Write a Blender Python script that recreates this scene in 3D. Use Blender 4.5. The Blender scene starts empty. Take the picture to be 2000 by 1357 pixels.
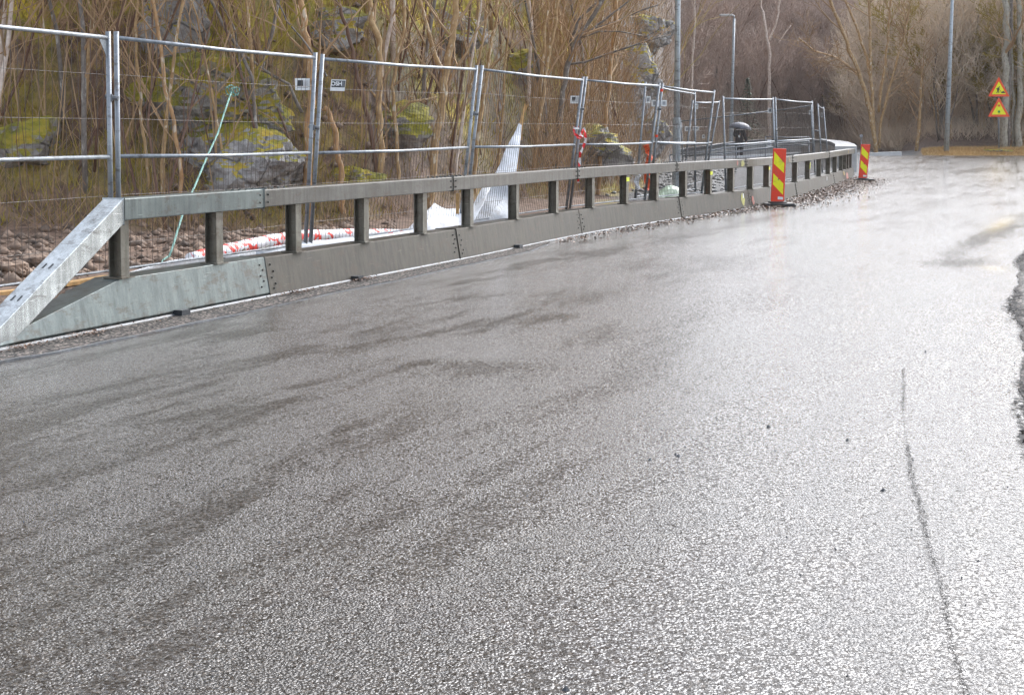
import bpy, math, random, bisect
import numpy as np
from mathutils import Vector, Matrix, noise as mn
random.seed(7); rng = np.random.default_rng(7)
R = math.radians
C = bpy.context.scene.collection
# ------------------------------------------------------------------ camera
F, CX, CY, H = 2800., 1000., 442., 1.52
PT = math.atan(182/2800.)
cd = bpy.data.cameras.new('camera'); cam = bpy.data.objects.new('camera', cd); C.objects.link(cam)
cam.location = (0, 0, H); cam.rotation_euler = (math.pi/2-PT, 0, 0)
cd.sensor_width = 36; cd.lens = F/2000*36; cd.shift_y = -(678.5-442)/2000
cd.clip_start = .1; cd.clip_end = 2000
bpy.context.scene.camera = cam
# ------------------------------------------------------------------ light
SUN_EL, SUN_AZ = R(42), R(34)
w = bpy.data.worlds.new('World'); bpy.context.scene.world = w; w.use_nodes = True
nt = w.node_tree; bg = nt.nodes['Background']
sky = nt.nodes.new('ShaderNodeTexSky'); sky.sky_type = 'NISHITA'; sky.sun_disc = False
sky.sun_elevation = SUN_EL; sky.sun_rotation = SUN_AZ; sky.air_density = 1.0; sky.dust_density = 3.0; sky.ozone_density = 1.0
hs = nt.nodes.new('ShaderNodeHueSaturation'); hs.inputs['Saturation'].default_value = .36
nt.links.new(sky.outputs[0], hs.inputs['Color']); cl = nt.nodes.new('ShaderNodeMix'); cl.data_type = 'RGBA'; cl.blend_type = 'MULTIPLY'; cl.inputs[0].default_value = 1; cl.inputs[7].default_value = (.965, .99, 1.04, 1)
nt.links.new(hs.outputs[0], cl.inputs[6]); nt.links.new(cl.outputs[2], bg.inputs['Color'])
bg.inputs['Strength'].default_value = .15
sl = bpy.data.lights.new('sun', 'SUN'); sl.energy = .9; sl.angle = R(44); sl.color = (1, 1, 1)
so = bpy.data.objects.new('sun', sl); C.objects.link(so)
so.rotation_euler = (math.pi/2-SUN_EL, 0, math.pi-SUN_AZ)
vs = bpy.context.scene.view_settings
vs.view_transform = 'Standard'; vs.look = 'None'; vs.gamma = 1; vs.exposure = 1.55
bpy.context.scene.cycles.max_bounces = 6

# ------------------------------------------------------------------ survey helpers (pixel of the photo -> metres)
def ray(px, py):
    u = (px-CX)/F; v = -(py-CY)/F
    return Vector((u, math.cos(PT)+v*math.sin(PT), -math.sin(PT)+v*math.cos(PT)))
def G(px, py, z=0.):
    d = ray(px, py); t = (z-H)/d.z; return Vector((d.x*t, d.y*t, z))
def V(px, py, Y):
    d = ray(px, py); t = Y/d.y; return Vector((d.x*t, Y, H+d.z*t))
def proj(p):
    dz = p[2]-H; f = p[1]*math.cos(PT)-dz*math.sin(PT); up = p[1]*math.sin(PT)+dz*math.cos(PT)
    return CX+F*p[0]/f, CY-F*up/f
def lerp(a, b, t): return a+(b-a)*t
def sstep(a, b, x):
    t = min(max((x-a)/(b-a), 0), 1); return t*t*(3-2*t)
def interp(x, xs, ys): return float(np.interp(x, xs, ys))

# ------------------------------------------------------------------ mesh helpers
def tag(o, label=None, cat=None, group=None, kind=None):
    if label: o['label'] = label
    if cat: o['category'] = cat
    if group: o['group'] = group
    if kind: o['kind'] = kind
    return o
def empty(name, loc, label=None, cat=None, group=None, rz=0):
    o = bpy.data.objects.new(name, None); C.objects.link(o); o.location = loc; o.rotation_euler.z = rz
    o.empty_display_size = .2
    return tag(o, label, cat, group)
class MB:
    def __init__(s): s.v = []; s.f = []
    def add(s, vs, fs):
        b = len(s.v); s.v += [tuple(v) for v in vs]; s.f += [tuple(b+i for i in f) for f in fs]; return s
    def box(s, c, ax, ay, az):
        c, ax, ay, az = map(Vector, (c, ax, ay, az))
        vs = [c+ax*i+ay*j+az*k for i in (-1, 1) for j in (-1, 1) for k in (-1, 1)]
        return s.add(vs, [(0,1,3,2),(4,6,7,5),(0,4,5,1),(2,3,7,6),(0,2,6,4),(1,5,7,3)])
    def tube(s, pts, r, k=8, cap=True):
        pts = [Vector(p) for p in pts]; n = len(pts)
        rs = r if isinstance(r, (list, tuple)) else [r]*n
        vs = []; up = None
        for i, p in enumerate(pts):
            d = (pts[min(i+1, n-1)]-pts[max(i-1, 0)]).normalized()
            if up is None:
                up = Vector((0, 0, 1)) if abs(d.z) < .9 else Vector((1, 0, 0))
            a = d.cross(up)
            if a.length < 1e-5: a = d.cross(Vector((0, 1, 0)))
            a.normalize(); b = a.cross(d).normalized(); up = b
            for j in range(k):
                t = 2*math.pi*j/k; vs.append(p+(a*math.cos(t)+b*math.sin(t))*rs[i])
        fs = [(i*k+j, i*k+(j+1) % k, (i+1)*k+(j+1) % k, (i+1)*k+j) for i in range(n-1) for j in range(k)]
        if cap: fs += [tuple(range(k))[::-1], tuple(range((n-1)*k, n*k))]
        return s.add(vs, fs)
    def loft(s, rows, close=False):
        m = len(rows[0]); vs = [p for r in rows for p in r]
        fs = []
        for i in range(len(rows)-1):
            for j in range(m if close else m-1):
                fs.append((i*m+j, i*m+(j+1) % m, (i+1)*m+(j+1) % m, (i+1)*m+j))
        return s.add(vs, fs)
    def build(s, name, mat, parent=None, smooth=False, off=None, bevel=0, solid=0):
        me = bpy.data.meshes.new(name)
        o0 = Vector((0, 0, 0))
        if parent is not None:
            q = parent
            while q is not None: o0 = o0+Vector(q.location); q = q.parent
        if off is not None: o0 = Vector(off)
        me.from_pydata([tuple(Vector(v)-o0) for v in s.v], [], s.f); me.materials.append(mat)
        if smooth: me.polygons.foreach_set('use_smooth', [True]*len(me.polygons))
        me.update()
        o = bpy.data.objects.new(name, me); C.objects.link(o)
        if parent is not None: o.parent = parent
        elif off is not None: o.location = off
        if solid:
            m = o.modifiers.new('solid', 'SOLIDIFY'); m.thickness = solid; m.offset = 0
        if bevel:
            m = o.modifiers.new('bevel', 'BEVEL'); m.width = bevel; m.segments = 2; m.limit_method = 'ANGLE'
        return o
def npmesh(name, v, f, mat, parent=None, smooth=False, loc=None):
    """v Nx3, f MxK numpy"""
    me = bpy.data.meshes.new(name); k = f.shape[1]; M = len(f)
    me.vertices.add(len(v)); me.vertices.foreach_set('co', v.astype(np.float32).ravel())
    me.loops.add(M*k); me.loops.foreach_set('vertex_index', f.astype(np.int32).ravel())
    me.polygons.add(M); me.polygons.foreach_set('loop_start', np.arange(0, M*k, k, dtype=np.int32))
    me.update(calc_edges=True); me.validate()
    if smooth: me.polygons.foreach_set('use_smooth', [True]*len(me.polygons))
    me.materials.append(mat)
    o = bpy.data.objects.new(name, me); C.objects.link(o)
    if parent is not None: o.parent = parent
    if loc is not None: o.location = loc
    return o
def copy_tree(o, parent=None):
    c = o.copy(); C.objects.link(c); c.parent = parent
    for ch in [x for x in KIDS.get(o.name, [])]: copy_tree(ch, c)
    return c
KIDS = {}
def reg(o):
    KIDS[o.name] = list(o.children)
    for c in o.children: reg(c)

# ------------------------------------------------------------------ materials
class NB:
    def __init__(s, name):
        s.m = bpy.data.materials.new(name); s.m.use_nodes = True; s.t = s.m.node_tree
        s.b = s.t.nodes['Principled BSDF']; s.co = s.t.nodes.new('ShaderNodeTexCoord')
    def n(s, typ, **kw):
        x = s.t.nodes.new(typ)
        for k, v in kw.items():
            if k.startswith('_'): setattr(x, k[1:], v)
            else: x.inputs[k.replace('__', ' ')].default_value = v
        return x
    def l(s, a, b): s.t.links.new(a, b)
    def coord(s, scale=(1, 1, 1), rot=(0, 0, 0), src='Object'):
        m = s.n('ShaderNodeMapping'); m.inputs['Scale'].default_value = scale; m.inputs['Rotation'].default_value = rot
        s.l(s.co.outputs[src], m.inputs['Vector']); return m.outputs[0]
    def band(s, ang, sy):
        return s.remap(s.coord((1, 1, 1), (0, 0, ang)), (1, sy, 1))
    def remap(s, vec, scale):
        m = s.n('ShaderNodeMapping'); m.inputs['Scale'].default_value = scale; s.l(vec, m.inputs['Vector']); return m.outputs[0]
    def noise(s, vec, scale, detail=4, rough=.55, dist=0):
        x = s.n('ShaderNodeTexNoise', Scale=scale, Detail=detail, Roughness=rough, Distortion=dist); s.l(vec, x.inputs['Vector']); return x.outputs['Fac']
    def voro(s, vec, scale, out='Distance', feature='F1'):
        x = s.n('ShaderNodeTexVoronoi', Scale=scale, _feature=feature); s.l(vec, x.inputs['Vector']); return x.outputs[out]
    def ramp(s, fac, stops):
        r = s.n('ShaderNodeValToRGB'); e = r.color_ramp.elements
        while len(e) < len(stops): e.new(.5)
        for i, (p, c) in enumerate(stops):
            e[i].position = p; e[i].color = (c, c, c, 1) if not isinstance(c, (tuple, list)) else (*c, 1)
        s.l(fac, r.inputs[0]); return r.outputs[0]
    def mix(s, fac, a, b, mode='MIX'):
        x = s.n('ShaderNodeMix', _data_type='RGBA', _blend_type=mode)
        for v, i in ((fac, 0), (a, 6), (b, 7)):
            if isinstance(v, (int, float)): x.inputs[i].default_value = v if i == 0 else (v, v, v, 1)
            elif isinstance(v, (tuple, list)): x.inputs[i].default_value = (*v, 1)
            else: s.l(v, x.inputs[i])
        return x.outputs[2]
    def math(s, op, a, b=None, c=None):
        x = s.n('ShaderNodeMath', _operation=op)
        for i, v in enumerate((a, b, c)):
            if v is None: continue
            if isinstance(v, (int, float)): x.inputs[i].default_value = v
            else: s.l(v, x.inputs[i])
        return x.outputs[0]
    def bump(s, h, strength, dist, prev=None):
        x = s.n('ShaderNodeBump', Distance=dist)
        if isinstance(strength, (int, float)): x.inputs['Strength'].default_value = strength
        else: s.l(strength, x.inputs['Strength'])
        s.l(h, x.inputs['Height'])
        if prev: s.l(prev, x.inputs['Normal'])
        return x.outputs[0]
    def set(s, **kw):
        for k, v in kw.items():
            i = s.b.inputs[k.replace('__', ' ')]
            if hasattr(v, 'links') or isinstance(v, bpy.types.NodeSocket): s.l(v, i)
            elif isinstance(v, (tuple, list)) and len(v) == 3: i.default_value = (*v, 1)
            else: i.default_value = v
        return s.m
def simple(name, col, rough=.6, metal=0, var=.25, scale=8, bump=.15, coat=0):
    b = NB(name); c = b.coord(); n = b.noise(c, scale, 5)
    col2 = tuple(min(1, x*(1+var)) for x in col); col1 = tuple(x*(1-var) for x in col)
    b.set(Base__Color=b.ramp(n, [(.3, col1), (.7, col2)]), Roughness=rough, Metallic=metal)
    if coat: b.set(Coat__Weight=coat, Coat__Roughness=.15)
    if bump: b.set(Normal=b.bump(b.noise(c, scale*6, 3), bump, .01))
    return b.m
def steel(name, a, bcol, metal=.55, rough=(.28, .5), streak=True, patch=3.0):
    b = NB(name); c = b.coord(); n = b.noise(c, patch, 6, .62); n2 = b.noise(c, 60, 4)
    st = b.noise(b.coord((14, 14, 1.2)), 1.2, 5, .65)
    col = b.mix(b.ramp(n, [(.35, 0.), (.65, 1.)]), a, bcol)
    col = b.mix(b.ramp(st, [(.42, 0.), (.66, .8)]), col, tuple(x*.55 for x in a))
    col = b.mix(b.math('MULTIPLY', n2, .35), col, tuple(min(1, x*1.5) for x in bcol))
    spot = b.voro(c, 7.0); col = b.mix(b.ramp(spot, [(.02, .5), (.05, 0.)]), col, tuple(x*.45 for x in a))
    rr = b.n('ShaderNodeMapRange'); b.l(n, rr.inputs[0]); rr.inputs[3].default_value = rough[0]; rr.inputs[4].default_value = rough[1]
    dn = b.noise(b.remap(c, (1, 1, 2.5)), 4.5, 7, .75); col = b.mix(b.ramp(dn, [(.53, 0.), (.62, .55)]), col, (.075, .052, .034))
    sc_ = b.noise(b.coord((2, 2, 40)), 2.2, 3, .5); col = b.mix(b.ramp(sc_, [(.68, 0.), (.71, .5)]), col, tuple(min(1, x*1.9) for x in bcol))
    b.set(Base__Color=col, Metallic=metal, Roughness=rr.outputs[0], Normal=b.bump(b.noise(c, 9, 5), .25, .012))
    return b.m
M = {}
M['steel_old'] = steel('weathered galvanised steel', (.07, .064, .052), (.125, .12, .106), metal=.3)
M['steel_new'] = steel('pale galvanised steel', (.085, .1, .098), (.15, .175, .165), rough=(.25, .45), metal=.4)
M['steel_beam'] = steel('brown stained galvanised steel', (.04, .033, .023), (.078, .068, .05), metal=.2, rough=(.4, .65), patch=2.2)
M['steel_end'] = steel('bright galvanised steel', (.42, .44, .43), (.6, .63, .62), metal=.75, rough=(.18, .32))
M['post'] = steel('dark weathered steel', (.10, .09, .07), (.2, .19, .16), patch=6)
M['tube'] = steel('galvanised tube', (.2, .225, .245), (.3, .325, .35), metal=.4, rough=(.3, .5), patch=9)
M['lamp'] = steel('galvanised lamp post', (.33, .38, .4), (.44, .49, .52), metal=.2, patch=4)
M['wire'] = simple('fence wire', (.13, .11, .095), .5, .3, .3, 4, 0)
M['bolt'] = simple('bolt steel', (.12, .12, .11), .4, .7, .3, 30)
M['strip'] = steel('wet flashing', (.08, .085, .09), (.17, .18, .19), metal=.1, rough=(.4, .6), patch=5)
M['rubber'] = simple('black rubber', (.025, .022, .02), .45, 0, .5, 10, .4)
M['red'] = simple('orange red sheeting', (.86, .05, .012), .35, 0, .08, 4, .03)
M['yellow'] = simple('fluorescent yellow sheeting', (.95, .92, .0), .35, 0, .05, 4, .03)
M['signred'] = simple('orange sign border', (.88, .09, .02), .4, 0, .1, 6, .03)
M['white'] = simple('white plastic plate', (.78, .8, .8), .5, 0, .06, 30, 0)
M['ink'] = simple('dark print', (.03, .035, .04), .5, 0, .2, 30, 0)
M['inkgrey'] = simple('grey print', (.3, .32, .34), .5, 0, .3, 90, 0)
M['green'] = simple('green dot', (.02, .3, .04), .4, 0, .1, 4, 0)
M['hiv'] = simple('yellow reflective tape', (.8, .85, .02), .4, 0, .1, 8, 0)
M['wood'] = simple('raw timber', (.55, .33, .13), .6, 0, .3, 14, .3)
M['rope'] = simple('sea green rope', (.17, .33, .28), .7, 0, .3, 40, .3)
M['orangecloth'] = simple('orange strap', (.85, .13, .03), .5, 0, .2, 10, .2)
M['black'] = simple('black clothing', (.018, .018, .022), .75, 0, .4, 12, .3)
M['skin'] = simple('skin', (.5, .3, .22), .5, 0, .1, 10, 0)
M['hair'] = simple('hair', (.05, .03, .02), .6, 0, .3, 20, 0)
M['umb'] = simple('grey umbrella fabric', (.1, .115, .15), .5, 0, .3, 6, .05)
M['concrete'] = simple('grey concrete', (.2, .2, .19), .55, 0, .25, 3, .3)
M['parapet'] = simple('dark grey parapet steel', (.5, .5, .49), .65, 0, .2, 2, .2)
M['bird'] = simple('spray paint yellow', (.6, .6, .05), .6)
def bark(name, a, bcol, spec, amt=.55, s=9):
    b = NB(name); c = b.coord(); n = b.noise(c, s, 6, .65); m = b.noise(b.coord((1, 1, .35)), 16, 4)
    col = b.mix(b.ramp(n, [(.35, 0.), (.65, 1.)]), a, bcol)
    col = b.mix(b.ramp(m, [(amt, 0.), (amt+.08, .85)]), col, spec)
    b.set(Base__Color=col, Roughness=.75, Normal=b.bump(m, .6, .02)); return b.m
M['bark_tan'] = bark('tan alder bark', (.3, .18, .08), (.5, .34, .17), (.68, .6, .46), .57)
M['bark_orange'] = bark('orange stained bark', (.34, .18, .075), (.46, .29, .14), (.58, .5, .38), .57)
M['bark_grey'] = bark('grey bark', (.12, .1, .085), (.24, .21, .18), (.45, .43, .38), .58)
M['bark_brown'] = bark('dark red brown bark', (.11, .055, .035), (.19, .11, .07), (.35, .3, .22), .66)
M['bark_birch'] = bark('birch bark', (.5, .38, .3), (.75, .66, .58), (.15, .1, .08), .62)
M['bark_poplar'] = bark('pale poplar bark', (.28, .26, .2), (.44, .41, .34), (.16, .14, .11), .56, 5)
def twigmat(name, a, bcol):
    b = NB(name); n = b.noise(b.coord(), .8, 4, .7)
    oi = b.n('ShaderNodeObjectInfo')
    col = b.mix(b.ramp(n, [(.3, 0.), (.7, 1.)]), a, bcol)
    col = b.mix(b.math('MULTIPLY', oi.outputs['Random'], .5), col, tuple(x*1.7 for x in a))
    b.set(Base__Color=col, Roughness=.8); return b.m
M['twig'] = twigmat('twigs', (.24, .15, .08), (.5, .35, .2))
M['twig_purple'] = twigmat('purple brown twigs', (.27, .2, .16), (.43, .34, .28))
M['twig_olive'] = twigmat('olive twigs', (.2, .155, .025), (.42, .32, .06))
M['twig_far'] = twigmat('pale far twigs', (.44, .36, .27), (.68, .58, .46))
M['needle'] = simple('spruce needles', (.07, .1, .055), .7, 0, .5, 3, 0)
M['straw'] = twigmat('dry straw', (.36, .22, .08), (.6, .42, .2))
M['leaf'] = None
b = NB('fallen beech leaves'); n = b.noise(b.coord(), 45, 2)
b.set(Base__Color=b.ramp(n, [(.3, (.025, .014, .008)), (.5, (.11, .05, .026)), (.7, (.3, .17, .09))]), Roughness=.45); M['leaf'] = b.m
def dirty(name, col):
    b = NB(name); c = b.coord(); f = b.ramp(b.noise(c, 9, 8, .75), [(.52, 0.), (.72, .5)]); f2 = b.ramp(b.noise(b.remap(c, (1, 1, .15)), 30, 3), [(.6, 0.), (.75, .25)])
    k = b.mix(f, col, (.2, .12, .07)); k = b.mix(f2, k, tuple(x*.7 for x in col)); b.set(Base__Color=k, Roughness=.4); return b.m
M['red'] = dirty('orange red sheeting', (.84, .05, .012)); M['yellow'] = dirty('fluorescent yellow sheeting', (.9, .87, .0)); M['signred'] = dirty('orange sign border', (.85, .09, .02))
# fabric
b = NB('white geotextile'); c = b.coord(); n = b.noise(c, 3, 5)
b.set(Base__Color=b.mix(b.ramp(b.noise(c, 6, 7, .75), [(.52, 0.), (.7, .6)]), b.ramp(n, [(.3, (.62, .65, .69)), (.7, (.8, .82, .84))]), (.34, .3, .26)), Roughness=.5,
      Normal=b.bump(b.noise(c, 9, 5, .6, 1.5), .5, .03)); M['cloth'] = b.m
b = NB('white tape roll with red prints'); c = b.coord(); ch = b.noise(c, 7.5, 3, .5, 1.2)
b.set(Base__Color=b.mix(b.ramp(ch, [(.545, 0.), (.565, 1.)]), (.82, .82, .84), (.85, .06, .04)), Roughness=.45, Normal=b.bump(b.noise(c, 12, 4), .5, .03)); M['roll'] = b.m
b = NB('red and white barricade tape'); c = b.coord(); wv = b.n('ShaderNodeTexWave', Scale=3.2, _bands_direction='DIAGONAL'); b.l(c, wv.inputs[0])
b.set(Base__Color=b.mix(b.ramp(wv.outputs['Fac'], [(.48, 0.), (.52, 1.)]), (.85, .83, .83), (.85, .05, .05)), Roughness=.4); M['btape'] = b.m
b = NB('mottled green tarpaulin'); n = b.noise(b.coord(), 7, 4)
b.set(Base__Color=b.ramp(n, [(.35, (.2, .3, .2)), (.6, (.45, .58, .44))]), Roughness=.4, Normal=b.bump(n, .5, .05)); M['greentarp'] = b.m
# rock
def rockmat(name, moss, lo=(.17, .155, .145), hi=(.42, .4, .38)):
    b = NB(name); g = b.n('ShaderNodeNewGeometry'); c = g.outputs['Position']
    n = b.noise(c, 1.6, 8, .68); n2 = b.noise(c, 9, 6, .65); sep = b.n('ShaderNodeSeparateXYZ'); b.l(g.outputs['Normal'], sep.inputs[0])
    col = b.mix(b.ramp(n, [(.3, 0.), (.7, 1.)]), lo, hi)
    col = b.mix(b.ramp(n2, [(.45, 0.), (.7, .6)]), col, tuple(x*1.5 for x in hi))
    cr = b.voro(c, 1.3, 'Distance', 'DISTANCE_TO_EDGE'); col = b.mix(b.ramp(cr, [(.0, .8), (.03, 0.)]), col, (.03, .025, .02))
    mn_ = b.noise(c, 3.2, 5, .6); mc = b.ramp(mn_, [(.35, (.12, .115, .012)), (.5, (.28, .25, .02)), (.65, (.46, .32, .035))])
    f = b.math('ADD', b.math('MULTIPLY', sep.outputs[2], .6), b.math('MULTIPLY', b.noise(c, 1.6, 8, .75), 1.3))
    f = b.ramp(f, [(1.02-moss, 0.), (1.2-moss, 1.)])
    b.set(Base__Color=b.mix(f, col, mc), Roughness=.7, Normal=b.bump(n2, .8, .12)); return b.m
M['rock'] = rockmat('bare grey rock', .05)
M['rock_moss'] = rockmat('mossy rock', .45, (.17, .155, .14), (.44, .41, .38))
M['stone'] = simple('pale tan stone', (.19, .13, .09), .7, 0, .75, 7, .5)
# hillside
b = NB('hillside ground'); g = b.n('ShaderNodeNewGeometry'); c = g.outputs['Position']
sep = b.n('ShaderNodeSeparateXYZ'); b.l(g.outputs['Normal'], sep.inputs[0]); sp = b.n('ShaderNodeSeparateXYZ'); b.l(c, sp.inputs[0])
n = b.noise(c, .45, 6, .68); n2 = b.noise(c, 5, 6, .7); n3 = b.noise(c, 22, 4, .7)
litter = b.ramp(n2, [(.3, (.05, .024, .012)), (.5, (.2, .105, .045)), (.68, (.42, .26, .13))])
moss = b.ramp(b.noise(c, 2.6, 6, .66), [(.33, (.1, .09, .008)), (.5, (.36, .31, .015)), (.66, (.68, .48, .035))])
rock = b.ramp(n2, [(.35, (.09, .08, .075)), (.65, (.3, .28, .26))])
col = b.mix(b.ramp(n, [(.44, 0.), (.5, 1.)]), litter, moss)
col = b.mix(b.ramp(sep.outputs[2], [(.3, 1.), (.46, 0.)]), col, rock)
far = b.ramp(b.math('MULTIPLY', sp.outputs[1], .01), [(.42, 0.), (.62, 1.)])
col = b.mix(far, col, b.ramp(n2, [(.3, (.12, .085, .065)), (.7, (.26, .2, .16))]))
gv = b.ramp(b.noise(c, 30, 4, .8), [(.35, (.03, .03, .03)), (.55, (.09, .09, .09)), (.72, (.2, .2, .2))])
at = b.n('ShaderNodeAttribute', _attribute_name='gravel'); col = b.mix(at.outputs['Fac'], col, gv)
at2 = b.n('ShaderNodeAttribute', _attribute_name='dirt')
col = b.mix(at2.outputs['Fac'], col, b.ramp(n2, [(.3, (.06, .035, .022)), (.5, (.16, .1, .065)), (.7, (.3, .2, .14))]))
at3 = b.n('ShaderNodeAttribute', _attribute_name='straw')
col = b.mix(at3.outputs['Fac'], col, b.ramp(n3, [(.3, (.3, .18, .06)), (.7, (.6, .4, .17))]))
b.set(Base__Color=col, Roughness=.75, Normal=b.bump(n3, .7, .06)); M['hill'] = b.m
# wet asphalt
def asphalt(name, coarse=False):
    b = NB(name); c = b.coord()
    # grains
    g1 = b.voro(c, 95 if not coarse else 60); g2 = b.noise(c, 55 if not coarse else 40, 3, .6); g3 = b.noise(c, 160, 2, .5)
    gc = b.voro(c, 95 if not coarse else 60, 'Color'); sc = b.n('ShaderNodeSeparateColor'); b.l(gc, sc.inputs[0])
    # bands along the driving direction and patches
    band = b.noise(b.band(R(25), .2), 1.3, 5, .65, .7)
    band2 = b.noise(b.band(R(22), .14), 5, 4, .7, .8)
    patch = b.noise(c, .35, 3, .5)
    wet = b.n('ShaderNodeAttribute', _attribute_name='film').outputs['Fac']
    m = b.math('ADD', b.math('MULTIPLY', band, .45), b.math('ADD', b.math('MULTIPLY', band2, .4), b.math('MULTIPLY', patch, .15)))
    film = b.math('ADD', b.ramp(m, [(.46, 0.), (.56, 1.)]), wet)          # 1 = smooth water film, 0 = grains stand out
    film = b.math('ADD', film, b.math('MULTIPLY', b.math('SUBTRACT', b.noise(c, 11, 4, .7), .5), 1.6))
    base = b.mix(sc.outputs[0], (.02, .0165, .013), (.062, .053, .044))
    base = b.mix(b.ramp(sc.outputs[1], [(.9, 0.), (.97, .5)]), base, (.2, .17, .14))
    at = b.n('ShaderNodeAttribute', _attribute_name='sand'); base = b.mix(at.outputs['Fac'], base, (.3, .22, .07))
    hgt = b.math('ADD', b.math('MULTIPLY', g1, -.7), b.math('ADD', g2, b.math('MULTIPLY', g3, .35)))
    mr = b.n('ShaderNodeMapRange'); b.l(film, mr.inputs[0]); mr.inputs[3].default_value = RD['s0']; mr.inputs[4].default_value = RD['s1']
    if coarse: base = b.ramp(b.voro(c, 55, 'Color'), [(.25, (.012, .011, .01)), (.6, (.06, .055, .05)), (.8, (.25, .21, .18))]); b.set(Specular__IOR__Level=.3)
    if coarse: mr.inputs[3].default_value = 1.; mr.inputs[4].default_value = 1.
    nb = b.bump(hgt, mr.outputs[0], .012)
    nb = b.bump(b.noise(c, 2.5, 2, .4), .06, .03, nb)
    rr = b.n('ShaderNodeMapRange'); b.l(film, rr.inputs[0]); rr.inputs[3].default_value = RD['r0']; rr.inputs[4].default_value = RD['r1']
    b.set(Base__Color=base, Roughness=rr.outputs[0] if not coarse else .7, Normal=nb, IOR=1.5)
    if not coarse:
        sm = b.ramp(b.math('ADD', b.noise(c, 62, 3, .7), b.math('MULTIPLY', b.math('SUBTRACT', film, .35), RD['fk'])), [(.44, RD['lo']), (.485, RD['spec'])])
        b.set(Specular__IOR__Level=sm)
    if not coarse: b.set(Coat__Weight=RD['coat'], Coat__Roughness=.13, Coat__Normal=b.bump(b.noise(c, 30, 3, .6), .4, .012))
    return b.m
RD = dict(s0=1.0, s1=.4, r0=.27, r1=.18, spec=1.0, coat=.26, lo=.02, fk=-.08)
M['road'] = asphalt('wet asphalt'); M['verge'] = asphalt('coarse verge asphalt', True)
M['tar'] = simple('dark open crack', (.012, .011, .01), .8, 0, .4, 60, .8)

# ------------------------------------------------------------------ barrier line on the ground
PIX = [(0,686),(530,580),(900,508),(1140,458),(1327,428),(1460,408),(1554,388),(1622,367),(1655,354),(1669,349)]
W0 = [G(*q).xy for q in PIX]
W0 = [W0[0]+(W0[0]-W0[1]).normalized()*2.0]+W0
PTS = []
for i in range(len(W0)-1):
    p0 = W0[max(i-1, 0)]; p1 = W0[i]; p2 = W0[i+1]; p3 = W0[min(i+2, len(W0)-1)]
    for k in range(12):
        t = k/12
        if i == 0: PTS.append(p1.lerp(p2, t)); continue
        PTS.append(.5*((2*p1)+(p2-p0)*t+(2*p0-5*p1+4*p2-p3)*t*t+(3*p1-p0-3*p2+p3)*t**3))
PTS.append(W0[-1])
LS = [-2.0]
for a, c2 in zip(PTS, PTS[1:]): LS.append(LS[-1]+(c2-a).length)
def P(s, off=0., z=0.):
    i = min(max(bisect.bisect(LS, s)-1, 0), len(LS)-2); t = (s-LS[i])/(LS[i+1]-LS[i])
    p = PTS[i].lerp(PTS[i+1], t); i0 = max(i-4, 0); i1 = min(i+5, len(PTS)-1); d = (PTS[i1]-PTS[i0]).normalized()
    return Vector((p.x-d.y*off, p.y+d.x*off, z))
def T(s):
    return (P(s+.3)-P(s-.3)).normalized()
def s_at(px, off=0, z=.4):
    lo, hi = -2., LS[-1]
    for _ in range(36):
        m = (lo+hi)/2
        if proj(P(m, off, z))[0] < px: lo = m
        else: hi = m
    return lo
SEND = LS[-1]
pxs = [proj(P(s, 0, .37))[0] for s in np.arange(-1.9, SEND, .1)]; pYs = [P(s).y for s in np.arange(-1.9, SEND, .1)]
def Yb(px): return interp(px, pxs, pYs)
def PP(px, py, dy): return V(px, py, Yb(px)+dy)

# ------------------------------------------------------------------ terrain
FU = [-1.4, -.36, -.2, -.1, -.03, .04, .075, .098, .108, .116, .16, .2, .232, .25, .3, .36, .6, 1.4]
FY = [16.0, 17.5, 18.0, 19.5, 22.5, 26.5, 30., 34., 56., 105, 116, 120, 118, 86, 73, 71, 66, 60]
SLU = [-1.4, -.1, .04, .1, .125, .235, .25, 1.4]
SL1 = [.95, .95, .9, .9, .42, .42, .30, .30]
CAPU = [-1.4, -.2, .04, .1, .125, .235, .26, 1.4]
CAP = [30, 30, 25, 22, 29, 27, 11.5, 8.0]
def rise(X, Y):
    u = X/max(Y, 1)
    return .47*sstep(46, 65, Y)*sstep(.225, .24, u)
bx = [p.x for p in PTS]; by = [p.y for p in PTS]
def side(X, Y):           # + = left of the barrier line (behind it)
    xb = interp(Y, by, bx)
    if Y > by[-1]: xb = .239*Y
    return xb-X
def ground(X, Y):
    u = X/max(Y, .5); f = interp(u, FU, FY); sd = side(X, Y)
    z = .30*sstep(.15, .3, sd) if Y < 47 else .3*sstep(-.4, .4, sd)
    if sd < .15: z += rise(X, Y)
    if u > .24: z += .25*sstep(66.5, 70, Y)*sstep(.262, .30, u)
    d = Y-f
    h = 0
    if d > 0:
        h = interp(u, SLU, SL1)*d; cp = interp(u, CAPU, CAP); h = cp*(1-math.exp(-h/cp*1.15))
    a = sstep(-2, 6, d)
    if sd > .5: z += .05*mn.noise((X*1.3, Y*1.3, 0))*(1 if Y < 30 else .3)
    if a > 0:
        k = 1 if u < .11 else .8
        z += a*k*(.9*mn.fractal((X*.28, Y*.28, h*.2), .85, 2.1, 6)+.22*mn.fractal((X*1.9, Y*1.9, 1), .7, 2.1, 4)+(.5*abs(mn.noise((X*.55, Y*.55, 7))) if u < .11 else 0))
        if u < .11:   # rock steps
            q = mn.noise((X*.16+5, Y*.16, 3)); z += a*1.1*sstep(.05, .16, q)
    return z+h
us = np.concatenate([np.linspace(-1.5, -.42, 70), np.linspace(-.41, .41, 480), np.linspace(.42, 1.5, 70)])
Ys = np.concatenate([np.linspace(-12, 8, 14), 8.4*(220/8.4)**np.linspace(0, 1, 330)])
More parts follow.
